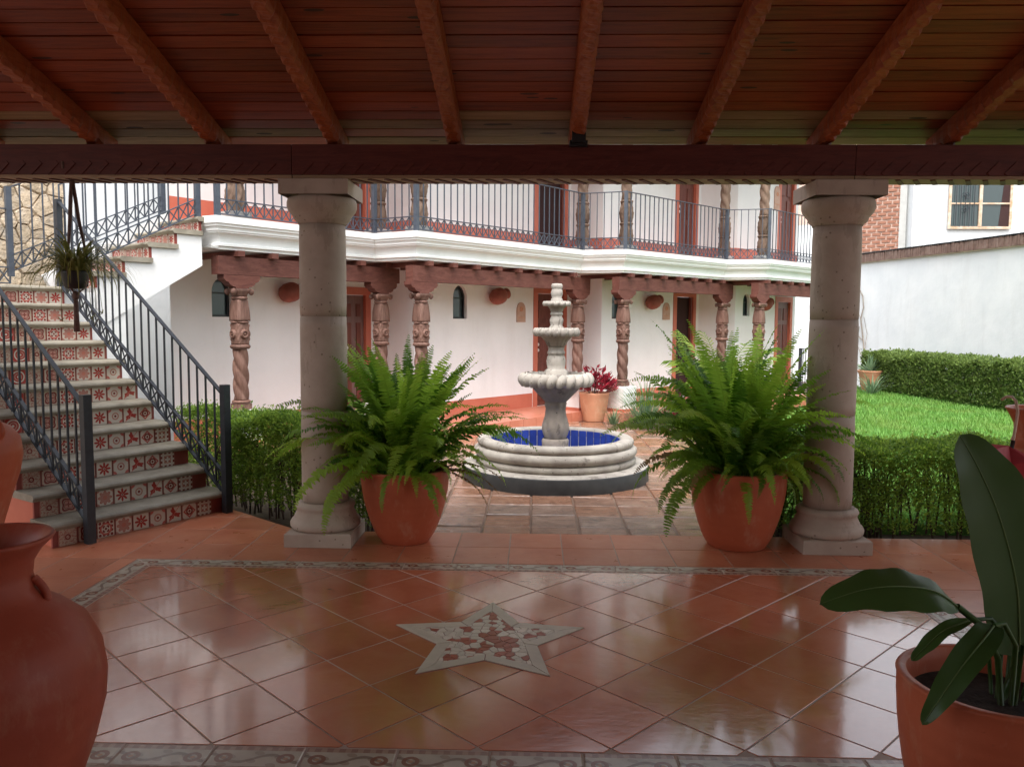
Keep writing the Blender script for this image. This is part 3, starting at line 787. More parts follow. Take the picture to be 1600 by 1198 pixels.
for i in range(n-1):
    A, B, C, D = PF[i], PF[i+1], Wl[i+1], Wl[i]
    mb.add([(A.x,A.y,ZF),(B.x,B.y,ZF),(C.x,C.y,ZF),(D.x,D.y,ZF)], [(0,1,2,3)])
m_far = floor_tile_mat('far_terracotta', rgb(.50,.17,.10), rgb(.58,.23,.15), rgb(.60,.26,.18), .3, .05, .03)
part('corridor_floor', mb, m_far, hotel, True)
# step tiles along the platform edge, one by one
for i in range(n-1):
    t = (PF[i+1]-PF[i]); L = t.length; t.normalize(); nn = Vector((t.y,-t.x)); c = max(1, round(L/.30)); st = L/c
    me = MB().box(-st/2+.004, st/2-.004, -.012, .28, -.16, .006).mesh('edge_tile', m_far)
    if L < 1: me = MB().box(-st/2+.004, st/2-.004, -.012, .10, -.16, .004).mesh('edge_tile', m_far)
    for q in range(c):
        p = PF[i]+t*(st*(q+.5)); link('edge_tile', me, hotel, Vector((p.x,p.y,ZF))-hw, math.atan2(t.y,t.x))
RP = offs(P, -.35); mb = MB()
for i in range(n-1):
    for z, o in ((ZR,1),(ZR+.25,0)):
        q = [(RP[i].x,RP[i].y,z),(RP[i+1].x,RP[i+1].y,z),(Wl[i+1].x,Wl[i+1].y,z),(Wl[i].x,Wl[i].y,z)]
        mb.add(q, [(3,2,1,0) if o else (0,1,2,3)])
    mb.add([(RP[i].x,RP[i].y,ZR),(RP[i+1].x,RP[i+1].y,ZR),(RP[i+1].x,RP[i+1].y,ZR+.25),(RP[i].x,RP[i].y,ZR+.25)], [(0,1,2,3)])
part('roof', mb, m_hbeam, hotel, True)  # unseen roof slab, added to shade the upper walls
# beams under the balcony and joists over them
def bayT(i): t = (I[i+1]-I[i]).normalized(); return t, Vector((t.y,-t.x)), math.atan2(t.y,t.x)
for i, s0, s1 in ((0,.12,2.95),(2,-.12,3.88),(4,-.12,3.35),(6,-.25,2.9)):
    t, nn, a = bayT(i); A = I[i]+t*s0; B = I[i]+t*s1
    part('beam', MB().bar((A.x,A.y,2.215),(B.x,B.y,2.215), .15, .21), m_hbeam, hotel, True)
    s = s0+.25
    me = MB().box(-.045,.045,-.16,.95,0,.066).mesh('joist', m_hbeam)
    while s < s1-.1:
        p = I[i]+t*s; link('joist', me, hotel, Vector((p.x,p.y,2.321))-hw, a); s += .46
# doors and windows
def door(i, s0, s1, z0, z1, mat, state):
    t = (Wl[i+1]-Wl[i]).normalized(); a = Wl[i]; an = math.atan2(t.y,t.x); p = wpt(a,t,(s0+s1)/2,z0); w2 = (s1-s0)/2; h = z1-z0
    fr = MB(); f = .085
    fr.box(-w2-f,-w2+.03,-.012,.05,0,h+f); fr.box(w2-.03,w2+f*.8,-.012,.05,0,h+f); fr.box(-w2+.03,w2-.03,-.012,.05,h-.03,h+f)
    d = link('door', fr.mesh('door', m_dado), hotel, p-hw, an)
    if state == 'open':
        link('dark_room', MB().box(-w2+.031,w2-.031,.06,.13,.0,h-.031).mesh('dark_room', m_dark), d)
        link('leaf', MB().box(w2-.10,w2-.06,.0,.05,.01,h-.04).mesh('leaf', mat), d)
    else:
        lf = link('leaf', MB().box(-w2+.032,w2-.032,.045,.09,.0,h-.032).mesh('leaf', mat), d)
        cw = (w2-.05)
        for cx in (-cw/2, cw/2):
            for za, zb in ((.10,.75),(.85,1.45),(1.54,h-.16)):
                if zb-za > .08: link('panel', MB().box(cx-cw/2+.05,cx+cw/2-.05,.030,.046,za,zb).mesh('panel', m_door), d)
        hd = MB().lathe([(.0,0),(.028,.004),(.028,.02),(0,.03)], 10).xf(Matrix.Rotation(R(90),4,'X'))
        for zz in (.98,1.08):
            link('knob', hd.mesh('knob', m_white), d, (-w2+.09,.044,zz))
    return d
door(0,2.64,3.10,ZF,1.99,m_doorg,'shut'); door(0,2.64,3.10,ZS,ZS+2.05,m_door,'shut')
door(2,2.83,3.62,ZF,2.10,m_door,'shut'); door(2,2.83,3.62,ZS,ZS+2.05,m_door,'open')
door(4,2.23,2.85,ZF,2.11,m_door,'open'); door(4,2.23,2.85,ZS,ZS+2.05,m_door,'shut')
door(6,1.72,2.34,ZF,2.06,m_doorg,'shut'); door(6,1.72,2.34,ZS,ZS+2.05,m_door,'shut')
def arch_pts(w2, h, k=10):
    r = w2; zc = h - r*1.25; return [(-w2,0),(w2,0)] + [(r*math.cos(math.pi*i/k), zc+r*1.25*math.sin(math.pi*i/k)) for i in range(k+1)]
def plate(poly, y0, y1):
    n = len(poly); v = [(x,y0,z) for x,z in poly]+[(x,y1,z) for x,z in poly]
    return MB().add(v, [tuple(range(n)), tuple(range(2*n-1,n-1,-1))]+[(i,n+i,n+(i+1)%n,(i+1)%n) for i in range(n)])
for i, s0, s1, z0, z1 in ((0,.55,.83,1.62,2.11),(2,.80,1.11,1.62,2.14),(4,.28,.56,1.64,2.14),(6,.30,.57,1.72,2.17)):
    t = (Wl[i+1]-Wl[i]).normalized(); an = math.atan2(t.y,t.x); p = wpt(Wl[i],t,(s0+s1)/2,z0); w2 = (s1-s0)/2; h = z1-z0
    o = link('window', plate(arch_pts(w2-.002,h-.002), .085, .098).mesh('window', m_glass), hotel, p-hw, an)
    ou = arch_pts(w2-.001,h-.001); inn = arch_pts(w2-.03,h-.06); inn = [(x,z+.03) for x,z in inn]; n_ = len(ou)
    v = [(x,.06,z) for x,z in ou]+[(x,.06,z) for x,z in inn]+[(x,.084,z) for x,z in inn]
    link('frame', MB().add(v, [(q,(q+1)%n_,n_+(q+1)%n_,n_+q) for q in range(n_)]+[(n_+q,n_+(q+1)%n_,2*n_+(q+1)%n_,2*n_+q) for q in range(n_)]).mesh('frame', m_frame), o)
    link('sash_bar', MB().box(-w2+.028,w2-.028,.062,.083,h*.60,h*.60+.02).mesh('sash_bar', m_frame), o)
# clay jugs as wall lamps, plaques, switches
def wall_thing(i, s, z, d=.0):
    t = (Wl[i+1]-Wl[i]).normalized(); return wpt(Wl[i],t,s,z,d), math.atan2(t.y,t.x)
jug = [(.0,-.17),(.06,-.165),(.105,-.13),(.13,-.07),(.135,0),(.125,.06),(.10,.10),(.07,.125),(.062,.15),(.075,.175),(.09,.19),(.075,.186),(.05,.15)]
for i, s, z, lb in ((0,1.65,1.96,'round red clay jug lamp on the wall behind the left column'),(2,1.72,1.99,'red clay jug lamp on the white wall left of the fountain'),
                    (4,1.35,1.96,'red clay jug lamp on the wall left of the dark open doorway'),(6,1.0,1.97,'red clay jug lamp on the far right wall above the palm')):
    p, a = wall_thing(i, s, z, .13); o = T('jug_lamp', lb, 'wall lamp', p, a, 'clay jug wall lamps')
    part('jug', MB().lathe(jug, 20, cap=False).xf(Matrix.Rotation(R(75),4,'Y')), m_jug, o)
    part('bracket', MB().box(-.03,.03,.08,.13,-.03,.03), m_irond, o)
for i, s, z0, h, lb in ((2,2.405,1.57,.335,'arched clay plaque on the wall between jug and door left of the fountain'),(4,1.91,1.63,.33,'arched clay plaque on the wall beside the dark open doorway'),
                        (6,1.55,ZS+1.2,.5,'wooden plaque on the upper wall by the far right door')):
    p, a = wall_thing(i, s, z0, .0); o = T('wall_plaque', lb, 'plaque', p, a, 'arched wall plaques')
    w2 = .11; part('slab', plate(arch_pts(w2,h), -.022, -.001), m_tan, o)
    part('motif', MB().lathe([(.0,.0),(.045,.0),(.04,.006),(.028,.006),(.024,.002),(0,.002)], 16).xf(Matrix.Translation((0,-.022,h*.66)) @ Matrix.Rotation(R(90),4,'X')), m_pot2, o)
    part('base_line', MB().box(-.08,.08,-.026,-.0225,h*.22,h*.25), m_pot2, o)
for i, s, lb in ((2,2.67,'white light switch beside the door left of the fountain'),(4,2.08,'white light switch left of the dark open doorway')):
    p, a = wall_thing(i, s, 1.16, 0); o = T('light_switch', lb, 'switch', p, a)
    part('plate', MB().box(-.035,.035,-.008,-.001,0,.13), m_white, o); part('toggle', MB().box(-.012,.012,-.016,-.0085,.05,.08), m_white, o)

# ------------------------------------------------------------------ carved wooden posts
def sq(th, r):       # rounded square radius
    c, s = abs(math.cos(th)), abs(math.sin(th)); return r / (c**6+s**6)**(1/6)
def seg_mesh(kind, z0, z1, r):
    mb = MB(); h = z1-z0
    if kind == 'block': mb.lathe([(r,z0),(r,z1)], 32, lambda q,z,a: sq(a,q), smooth=False)
    elif kind == 'ring': mb.lathe([(r*.86,z0)]+[(r*(.86+.16*math.sin(math.pi*k/6)),z0+h*k/6) for k in range(7)]+[(r*.86,z1)], 28, lambda q,z,a: q*(1+.025*math.cos(12*a)))
    elif kind == 'twist':
        n = 44
        mb.lathe([(r*(.93+.07*math.sin(math.pi*k/n)),z0+h*k/n) for k in range(n+1)], 40, lambda q,z,a: q*(.74+.28*abs(math.cos(1.5*(a+ (z-z0)*9.5)))**.75))
    elif kind == 'flute':
        n = 10
        mb.lathe([(r*(1.05-.22*(k/n))*(1+.06*math.sin(math.pi*k/n)),z0+h*k/n) for k in range(n+1)], 48, lambda q,z,a: sq(a,q)*(.94+.07*math.cos(16*a)))
    elif kind == 'bulge':
        n = 12
        mb.lathe([(r*(.84+.2*math.sin(math.pi*k/n)+.03*math.cos(8*math.pi*k/n)),z0+h*k/n) for k in range(n+1)], 40, lambda q,z,a: q*(1+.10*math.cos(8*a+ 2.2*math.sin((z-z0)/h*6.28))))
    elif kind == 'carved':
        n = 14
        mb.lathe([(r*(.95+.05*math.sin(math.pi*k/n)),z0+h*k/n) for k in range(n+1)], 48, lambda q,z,a: sq(a,q)*(1+.07*math.sin((z-z0)/h*19)*math.cos(12*a)))
        for j in range(4):
            a = math.pi/2*j; ro = MB()
            ro.lathe([(.0,.028),(.012,.026),(.018,.016)]+[(.018+.036*k/5,.016+.014*math.sin(math.pi*k/5)) for k in range(6)]+[(.056,0)], 30, lambda q,z,th: q*(1+.16*abs(math.cos(5*th))-.1) if q > .02 else q, cap=False)
            ro.xf(Matrix.Rotation(a,4,'Z') @ Matrix.Translation((r*.98,0,(z0+z1)/2)) @ Matrix.Rotation(R(90),4,'Y')); mb.add_sm(ro)
    elif kind == 'capital':
        mb.lathe([(r*.8,z0),(r*.85,z0+h*.2),(r*1.05,z0+h*.6),(r*1.25,z1)], 32, lambda q,z,a: sq(a,q))
        for sx in (-1,1):
            for y0 in (-.085,.055):
                vo = MB(); vo.lathe([(.0,0),(.02,.0),(.034,.004),(.04,.015),(.034,.028),(.0,.03)], 16).xf(Matrix.Translation((sx*.115,y0+.03,z0+h*.62)) @ Matrix.Rotation(R(90),4,'X')); mb.add_sm(vo)
    return mb
LOW = (('block','base',0,.07,.098),('ring','base_ring',.07,.11,.108),('twist','twisted_shaft',.11,.72,.094),('ring','middle_ring',.72,.775,.115),('carved','carved_block',.775,1.02,.088),('ring','upper_ring',1.02,1.05,.105),('flute','fluted_neck',1.05,1.30,.092),('ring','neck_ring',1.30,1.34,.094),('capital','capital',1.34,1.43,.088))
UP = (('block','base',0,.09,.15),('bulge','carved_foot',.09,.42,.105),('ring','foot_ring',.42,.47,.11),('bulge','carved_belly',.47,.78,.105),('ring','belly_ring',.78,.83,.105),('twist','twisted_shaft',.83,2.1,.095),('capital','capital',2.1,2.4,.1))
MESH = {}
for nm, S, mt_ in (('L',LOW,m_post),('U',UP,m_postgrey)):
    MESH[nm] = [(pn, seg_mesh(kd,z0,z1,r).mesh(pn, m_conc if (nm == 'U' and pn == 'base') else mt_)) for kd,pn,z0,z1,r in S]
# bracket (zapata): double-curved profile swept across the beam
zp = [(-.30,0),(-.30,-.045),(-.27,-.075),(-.225,-.085),(-.20,-.115),(-.15,-.135),(-.11,-.14),(-.11,-.155),(.11,-.155),(.11,-.14),(.15,-.135),(.20,-.115),(.225,-.085),(.27,-.075),(.30,-.045),(.30,0)]
zmesh = plate([(x*.8,z) for x,z in zp], -.072, .072).mesh('corbel', m_hbeam)
def post(i, s, low, label, plinth=True):
    t, nn, a = bayT(i); p = I[i]+t*s
    z = .52 if low else ZS
    o = T('carved_post', label, 'post', (p.x,p.y,z), a, 'carved twisted wooden posts, ground floor' if low else 'carved wooden posts on the balcony')
    for pn, me in MESH['L' if low else 'U']: link(pn, me, o)
    if low:
        link('corbel', zmesh, o, (0,0,2.109-z))
        if plinth:
            q = T('post_plinth', label.replace('carved twisted wooden post', 'white plinth of the post'), 'plinth', (p.x,p.y,-.05), a, 'white plinths under the posts')
            part('block', shrink_round([(-.17,-.17),(.17,-.17),(.17,.17),(-.17,.17)], .0, .568, .01), m_plaster, q)
            part('red_foot', MB().box(-.174,.174,-.174,.174,.0,.20), m_dado, q)
post(0,.43,True,'carved twisted wooden post at the left end behind the stair railing')
post(0,2.66,True,'carved twisted wooden post behind the left fern, left of its pair')
post(2,.09,True,'carved twisted wooden post behind the left fern, right of its pair')
post(2,3.64,True,'carved twisted wooden post just right of the fountain top')
post(4,.09,True,'carved twisted wooden post above the red leaved plant and grass clump')
post(4,3.11,True,'carved twisted wooden post right of the dark open doorway behind the palm')
post(6,-.06,True,'carved twisted wooden post furthest right on the ground floor')
post(0,.40,False,'weathered carved balcony post at the top of the stairs')
post(0,2.62,False,'weathered carved balcony post by the inner corner near the left column')
post(2,.06,False,'weathered carved balcony post at the second railing corner')
post(2,3.74,False,'weathered carved balcony post left of the centre corner')
post(4,.13,False,'weathered carved balcony post at the centre corner of the balcony')
post(4,3.11,False,'weathered carved balcony post left of the last railing corner')
post(6,.02,False,'weathered carved balcony post furthest right upstairs')

# ------------------------------------------------------------------ railings
bal_cache = {}
def railing(parent, a, b, base_z=.06, ht=.93, band=.16, sp=.115, mat=None, posts=(True,True), top=.012, topw=.035, psz=.055, lat=1.0, bs=.013, ptop=.0, name='railing'):
    """a,b: foot points (world) along a straight, possibly sloping run"""
    a, b = Vector(a), Vector(b); d = b-a; flat = Vector((d.x,d.y,0)).length; mat = mat or m_iron
    up = Vector((0,0,1)); w = worldloc(parent)
    mb = MB()
    z1, z2, z3 = base_z, base_z+band, ht
    mb.bar(a+up*z1, b+up*z1, .03, .012); mb.bar(a+up*z2, b+up*z2, .03, .012); mb.bar(a+up*z3, b+up*z3, topw, top)
    mb.bar(a+up*z1, a+up*z3, .012, .012); mb.bar(b+up*z1, b+up*z3, .012, .012)
    n = max(2, round(flat/sp))
    for k in range(n):
        p = a+d*(k/n); q = a+d*((k+1)/n)
        mb.bar(p+up*z1, q+up*z2, .008, .012); mb.bar(p+up*z2, q+up*z1, .008, .012)
    o = link(name, mb.mesh(name, mat, w), parent)
    key = (round(ht-base_z,3), mat.name, bs)
    if key not in bal_cache: bal_cache[key] = MB().box(-bs/2,bs/2,-bs/2,bs/2,base_z+.006,ht-.006).mesh('baluster', mat)
    an = math.atan2(d.y,d.x)
    for k in range(1, n):
        link('baluster', bal_cache[key], o, a+d*(k/n)-w, an)
    pk = ('post', round(ht,3), psz, mat.name)
    if pk not in bal_cache: bal_cache[pk] = MB().box(-psz/2,psz/2,-psz/2,psz/2,-.02,ht+.012+ptop).mesh('newel', mat)
    for f, e in zip(posts, (a,b)):
        if f: link('newel', bal_cache[pk], o, e-w, an)
    return o
RL_ = offs(PL, .07)
for i in range(1, len(RL_)-1):
    A, B = RL_[i], RL_[i+1]; railing(hotel, (A.x,A.y,ZS), (B.x,B.y,ZS), .03, .925, .165, .125, m_iron, (i==1,True), name='balcony_railing')
# small rail at the end of the far corridor
railing(hotel, (5.55,16.9,.1), (6.05,17.4,.1), .05, .95, .16, .12, m_irond, (True,True), name='end_railing')

# ------------------------------------------------------------------ stairs
st = T('staircase', 'staircase with slate treads and patterned red tile risers, turning up to the balcony', 'stairs', (-3.3,6.5,0))
bS = Vector((-2.575,6.56)); WID, EXTL = 1.17, .22
rise, run, NST = .1732, .250, 11
nos = .035
sw = Vector((-3.3,6.5,0))
def sp3(s, tt, z):      # s along u (up the flight), tt along -v from the right edge
    p = bS + uS*s - vS*tt; return (p.x,p.y,z)
def block(mb, s0, s1, t0, t1, z0, z1):
    v = [sp3(s0,t0,z0),sp3(s1,t0,z0),sp3(s1,t1,z0),sp3(s0,t1,z0),sp3(s0,t0,z1),sp3(s1,t0,z1),sp3(s1,t1,z1),sp3(s0,t1,z1)]
    mb.add(v, [(0,3,2,1),(4,5,6,7),(0,1,5,4),(1,2,6,5),(2,3,7,6),(3,0,4,7)])
body = MB(); LEN = run*(NST-1)
Wd = WID+EXTL
LD = .95                                    # landing depth
for k in range(1, NST+1):
    s0 = run*(k-1)+.02; s1 = run*k+.02 if k < NST else LEN+LD
    block(body, s0, s1, 0.02, Wd-.02, 0 if k < 40 else 0, rise*k-.055)
part('body', body, m_plaster, st, True)
# red painted foot on the open side (follows the floor, 4 mm proud)
mb = MB(); q = [sp3(.03,Wd-.014,0),sp3(.27,Wd-.014,0),sp3(1.5,Wd-.014,0),sp3(1.5,Wd-.014,.42),sp3(.53,Wd-.014,.42),sp3(.52,Wd-.014,2*rise-.056),sp3(.27,Wd-.014,2*rise-.056),sp3(.27,Wd-.014,rise-.056),sp3(.03,Wd-.014,rise-.056)]
mb.add(q, [(0,1,7,8),(1,2,3,4,5,6)]); part('red_foot', mb, m_dado, st, True)
mb = MB(); q = [sp3(.03,.014,0),sp3(.27,.014,0),sp3(2.4,.014,0),sp3(2.4,.014,.55),sp3(.53,.014,.45),sp3(.52,.014,2*rise-.056),sp3(.27,.014,2*rise-.056),sp3(.27,.014,rise-.056),sp3(.03,.014,rise-.056)]
mb.add(q, [(8,7,1,0),(6,5,4,3,2,1)]); part('red_foot', mb, m_dado, st, True)
# treads: slab with a rounded nosing, long axis = local x
def tread_mesh(L, D):
    h = .052; pr = [(-nos-.0,-h+.016),(-nos-.008,-h/2),(-nos-.004,-.012),(-nos+.012,0),(D*.33,.0),(D*.66,.0),(D,0),(D,-h),(-nos+.014,-h)]; n = len(pr); K = 14; v = []
    rr_ = random.Random(int(L*1000))
    for k in range(K+1):
        x = L*k/K; jx = rr_.uniform(-.004,.004); jz = rr_.uniform(-.0025,.0015)
        v += [(x, y+(jx if i < 4 else 0), z+(jz if i < 5 else 0)) for i,(y,z) in enumerate(pr)]
    f = [(k*n+j, k*n+(j+1)%n, (k+1)*n+(j+1)%n, (k+1)*n+j) for k in range(K) for j in range(n)]
    f += [tuple(range(n-1,-1,-1)), tuple(K*n+j for j in range(n))]
    return MB().add(v, f, False).mesh('tread', m_tread)
angV = math.atan2(vS.y, vS.x)
# local x = +v, local y must point up the flight (u): rotating by angV gives y' = (-sin, cos) = u
tm = tread_mesh(Wd+.04, run+.02); tl = tread_mesh(Wd+.04, LD)
for k in range(1, NST+1):
    p = sp3(run*(k-1), Wd+.02, rise*k); link('tread', tm if k < NST else tl, st, Vector(p)-sw, angV)
# risers with tiles
SEQ = ['dots','diamond','leaf','corners','flower','pale','ornate','quatrefoil','speckle','rings','speckle','rings','ornate','dots']
TP, TZ = .1365, .1235
tile_me = {k: MB().box(-.064,.064,-.004,.004,-TZ/2+.003,TZ/2-.003).mesh('tile', TAL[k]) for k in TAL}
def riser(origin, xdir_ang, L, z0, seq, start, zh):
    """origin: left end foot of the riser; tiles counted from the right end"""
    rb = link('riser', MB().box(0,L,-.001,.02,.0,zh).mesh('riser', m_maroon), st, Vector(origin)-sw, xdir_ang)
    n = int((L-start)/TP)
    for j in range(n):
        x = L-start-TP*(j+.5)
        link('tile', tile_me[seq[j % len(seq)]], rb, (x,-.004,zh/2+.001))
for k in range(1, NST+1):
    o = sp3(run*(k-1), Wd, rise*(k-1)+.0005)
    sh = max(0, k-4)
    seq = SEQ[min(sh,4):] + SEQ[9:]
    riser(o, angV, Wd, rise, seq, .13 if k < 4 else .02, rise-.054)
# second flight: from the landing along +v to the balcony
C2 = bS + uS*LEN                        # right front corner of the landing
z11 = rise*NST
f2n = 5; rise2 = (ZS - z11)/f2n; run2 = .29; f2s = .30; f2w = .88
dv = (PL[0] - C2).normalized(); du = Vector((-dv.y, dv.x))
def q3(s, tt, z): p = C2 + dv*s + du*tt; return (p.x,p.y,z)
sb = MB()
for k in range(1, f2n):
    s0 = f2s+run2*(k-1)+.02; s1 = f2s+run2*k+.02; zt = z11+rise2*k-.052
    zb0 = max(0, zt-.46); zb = z11-.42+ (s0-f2s)*.60; zb1 = z11-.42+(s1-f2s)*.60
    v = [q3(s0,.0,zb),q3(s1,.0,zb1),q3(s1,f2w,zb1),q3(s0,f2w,zb),q3(s0,.0,zt),q3(s1,.0,zt),q3(s1,f2w,zt),q3(s0,f2w,zt)]
    sb.add(v, [(0,3,2,1),(4,5,6,7),(0,1,5,4),(1,2,6,5),(2,3,7,6),(3,0,4,7)])
part('stringer', sb, m_plaster, st, True)
# wall carrying the landing and the foot of the second flight
lw = MB(); s1 = .62
v = [q3(-.02,.015,-.05),q3(s1,.015,-.05),q3(s1,.015,z11-.42+(s1-f2s)*.60),q3(f2s,.015,z11-.42),q3(f2s,.015,z11-.05),q3(-.02,.015,z11-.05)]
v2 = [(x+du.x*.2,y+du.y*.2,z) for x,y,z in v]; n6 = 6
lw.add(v+v2, [(0,1,2,3,4,5),(11,10,9,8,7,6)]+[(i,6+i,6+(i+1)%6,(i+1)%6) for i in range(6)])
lw.add([q3(s1-.001,.02,-.05),q3(s1-.001,f2w,-.05),q3(s1-.001,f2w,z11-.25),q3(s1-.001,.02,z11-.25)], [(0,1,2,3)])
part('landing_wall', lw, m_plaster, st, True)
angD = math.atan2(dv.y,dv.x)
ang2 = math.atan2(-du.y,-du.x)      # local x runs right-to-left seen from below; local y = up the flight
tm2 = tread_mesh(f2w+.03, run2+.02)
for k in range(1, f2n+1):
    p = q3(f2s+run2*(k-1), f2w, z11+rise2*k - (.0 if k < f2n else .012)); link('tread', tm2, st, Vector(p)-sw, ang2)
    riser(q3(f2s+run2*(k-1), f2w, z11+rise2*(k-1)+.0005), ang2, f2w, rise2, SEQ[4:]+SEQ[:4], .01, rise2-.056)
# white sloping kerb on the far side of the second flight
kb = MB(); kb.bar(q3(f2s-.1,f2w+.05,z11+.05), q3(f2s+run2*5,f2w+.05,ZS+.10), .07, .22); part('kerb', kb, m_plaster, st, True)
# railings of the stairs (dark on the near side, grey on the far one)
def stair_rail(tt, s0, s1, mat, posts, name='railing', **kw):
    a = sp3(s0,tt,rise*(s0/run+1)-.02); b = sp3(s1,tt,rise*(s1/run+1)-.02)
    return railing(st, a, b, .03, .86, .17, .115, mat, posts, name=name, **kw)
stair_rail(.03, -.05, LEN+.0, m_irond, (False,True)); stair_rail(WID, -.05, LEN, m_irond, (False,True))
for tt in (.03, WID):
    p0 = sp3(-.075,tt,0); link('newel', MB().box(-.03,.03,-.03,.03,0,1.06).mesh('newel', m_irond), st, Vector(p0)-sw, angV)
a = q3(.0,.04,z11+.1); b = q3(f2s+run2*4.0,.04,ZS+.0)
railing(st, a, b, .03, .90, .165, .115, m_iron, (False,True))
a = q3(-.15,f2w+.06,z11+.14); b = q3(f2s+run2*4.2,f2w+.06,ZS+.12); railing(st, a, b, .03, .90, .165, .115, m_iron, (True,True))
a = q3(-1.9,f2w+.06,z11+.02); b = q3(-.16,f2w+.06,z11+.02); railing(st, a, b, .03, .80, .165, .115, m_iron, (False,False))

# ------------------------------------------------------------------ stone wall and white wall behind the stairs
W0 = C2 + du*1.75
def wallv(s, off, z): p = W0 + dv*s + du*off; return (p.x,p.y,z)
sw_ = T('stone_wall', 'rough tan field stone wall behind the stair landing', 'wall', (W0.x,W0.y,0))
S_END = .72
mb = MB(); v = [wallv(-5,.02,-.1),wallv(S_END,.02,-.1),wallv(S_END,.5,-.1),wallv(-5,.5,-.1),wallv(-5,.02,5.2),wallv(S_END,.02,5.2),wallv(S_END,.5,5.2),wallv(-5,.5,5.2)]
mb.add(v, [(0,3,2,1),(4,5,6,7),(0,1,5,4),(1,2,6,5),(2,3,7,6),(3,0,4,7)]); part('mortar', mb, m_mortar, sw_, True)
rs = random.Random(21); pts = []
while len(pts) < 330:
    p = (rs.uniform(-3.2,S_END), rs.uniform(1.7,4.2))
    if all((p[0]-q[0])**2/1.5+(p[1]-q[1])**2 > .0085 for q in pts): pts.append(p)
    elif rs.random() < .0006: break
for p in pts:
    cell = clip_rect([(p[0]-.4,p[1]-.4),(p[0]+.4,p[1]-.4),(p[0]+.4,p[1]+.4),(p[0]-.4,p[1]+.4)], -3.4, S_END, 1.5, 4.4)
    for q in pts:
        if q is p or (p[0]-q[0])**2+(p[1]-q[1])**2 > .6: continue
        n_ = (q[0]-p[0], q[1]-p[1]); c = (q[0]**2+q[1]**2-p[0]**2-p[1]**2)/2
        if len(cell) >= 3: cell = clip_half(cell, n_, c)
    if len(cell) < 3: continue
    c = cen(cell); k = len(cell)
    dep = rs.uniform(.012,.03)
    v = []
    for rr_, dd in ((.985,.03),(.97,.0),(.88,-dep*.9)):
        v += [wallv(c[0]+(x-c[0])*rr_+rs.uniform(-.008,.008), dd, c[1]+(z-c[1])*rr_+rs.uniform(-.008,.008)) for x,z in cell]
    v.append(wallv(c[0],-dep,c[1]))
    f = [(i,(i+1)%k,k+(i+1)%k,k+i) for i in range(k)]+[(k+i,k+(i+1)%k,2*k+(i+1)%k,2*k+i) for i in range(k)]+[(2*k+i,2*k+(i+1)%k,3*k) for i in range(k)]
    part('stone', MB().add(v, f, False), m_stone, sw_, True)
ww = MB(); v = [wallv(S_END+.002,.0,-.1),wallv(3.6,.0,-.1),wallv(3.6,.3,-.1),wallv(S_END+.002,.3,-.1),wallv(S_END+.002,.0,5.2),wallv(3.6,.0,5.2),wallv(3.6,.3,5.2),wallv(S_END+.002,.3,5.2)]
ww.add(v, [(0,3,2,1),(4,5,6,7),(0,1,5,4),(1,2,6,5),(2,3,7,6),(3,0,4,7)])
tag(link('white_wall', ww.mesh('white_wall', m_gwall)), 'tall white wall beside the rough stone wall above the stairs', 'wall')

# ------------------------------------------------------------------ fountain
FX, FY = .235, 8.48
fo = T('fountain', 'three tiered carved stone fountain in a round blue tiled basin', 'fountain', (FX,FY,GZ))
part('plinth', MB().lathe([(.985,-.05),(.985,.135),(.975,.150)], 72, cap=False), m_black, fo)
part('ledge', MB().lathe([(.975,.150),(.96,.163),(.80,.168)], 72, cap=False), m_fount, fo)
part('lower_ring', MB().lathe([(.80,.166),(.835,.17),(.85,.19),(.85,.215),(.835,.235),(.815,.24)], 72, cap=False), m_fount, fo)
part('upper_ring', MB().lathe([(.815,.24),(.835,.25),(.86,.28),(.858,.32),(.83,.345),(.80,.352)], 72, cap=False), m_fount, fo)
def chip(q, z, a): return q + .004*math.sin(37*a)*math.sin(11*a+z*40)
part('rim', MB().lathe([(.80,.352),(.815,.36),(.826,.385),(.82,.415),(.795,.43),(.74,.434),(.70,.428),(.685,.41),(.685,.34)], 96, chip, cap=False), m_fount, fo)
NT = 44
tm_ = MB().box(-.0425,.0425,-.008,.0,.0,.30).mesh('blue_tile', m_blue)
for k in range(NT):
    a = 2*math.pi*(k+.5)/NT; rr_ = .683
    link('blue_tile', tm_, fo, (rr_*math.cos(a), rr_*math.sin(a), .105), a+math.pi/2+math.pi)
part('tile_joints', MB().lathe([(.688,.10),(.688,.41)], 72, cap=False), m_white, fo)
part('basin_floor', MB().lathe([(.0,.10),(.69,.10)], 48, cap=False), m_blue, fo)
m_water, _t, _b = newmat('clear_water'); _b.inputs['Base Color'].default_value = rgb(.55,.65,.8); _b.inputs['Roughness'].default_value = .03; _b.inputs['Transmission Weight'].default_value = .9; _b.inputs['IOR'].default_value = 1.33
bump(_t, _b, noise(_t, coord(_t), 9, 3), .25, .02)
part('water', MB().lathe([(.0,.17),(.675,.17)], 48, cap=False), m_water, fo)
def acan(q, z, a): return q*(1+.10*abs(math.sin(4*a))**.7 -.04 + .045*math.cos(8*a+z*30))
z0 = -GZ
def zz(z): return z+z0
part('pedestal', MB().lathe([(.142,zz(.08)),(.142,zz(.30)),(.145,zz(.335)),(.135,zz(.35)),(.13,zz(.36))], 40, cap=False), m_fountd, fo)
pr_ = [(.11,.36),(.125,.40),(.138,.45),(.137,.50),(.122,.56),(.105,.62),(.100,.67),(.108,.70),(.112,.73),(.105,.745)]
part('stem', MB().lathe([(r,zz(z)) for r,z in pr_], 64, acan, cap=False), m_fountd, fo)
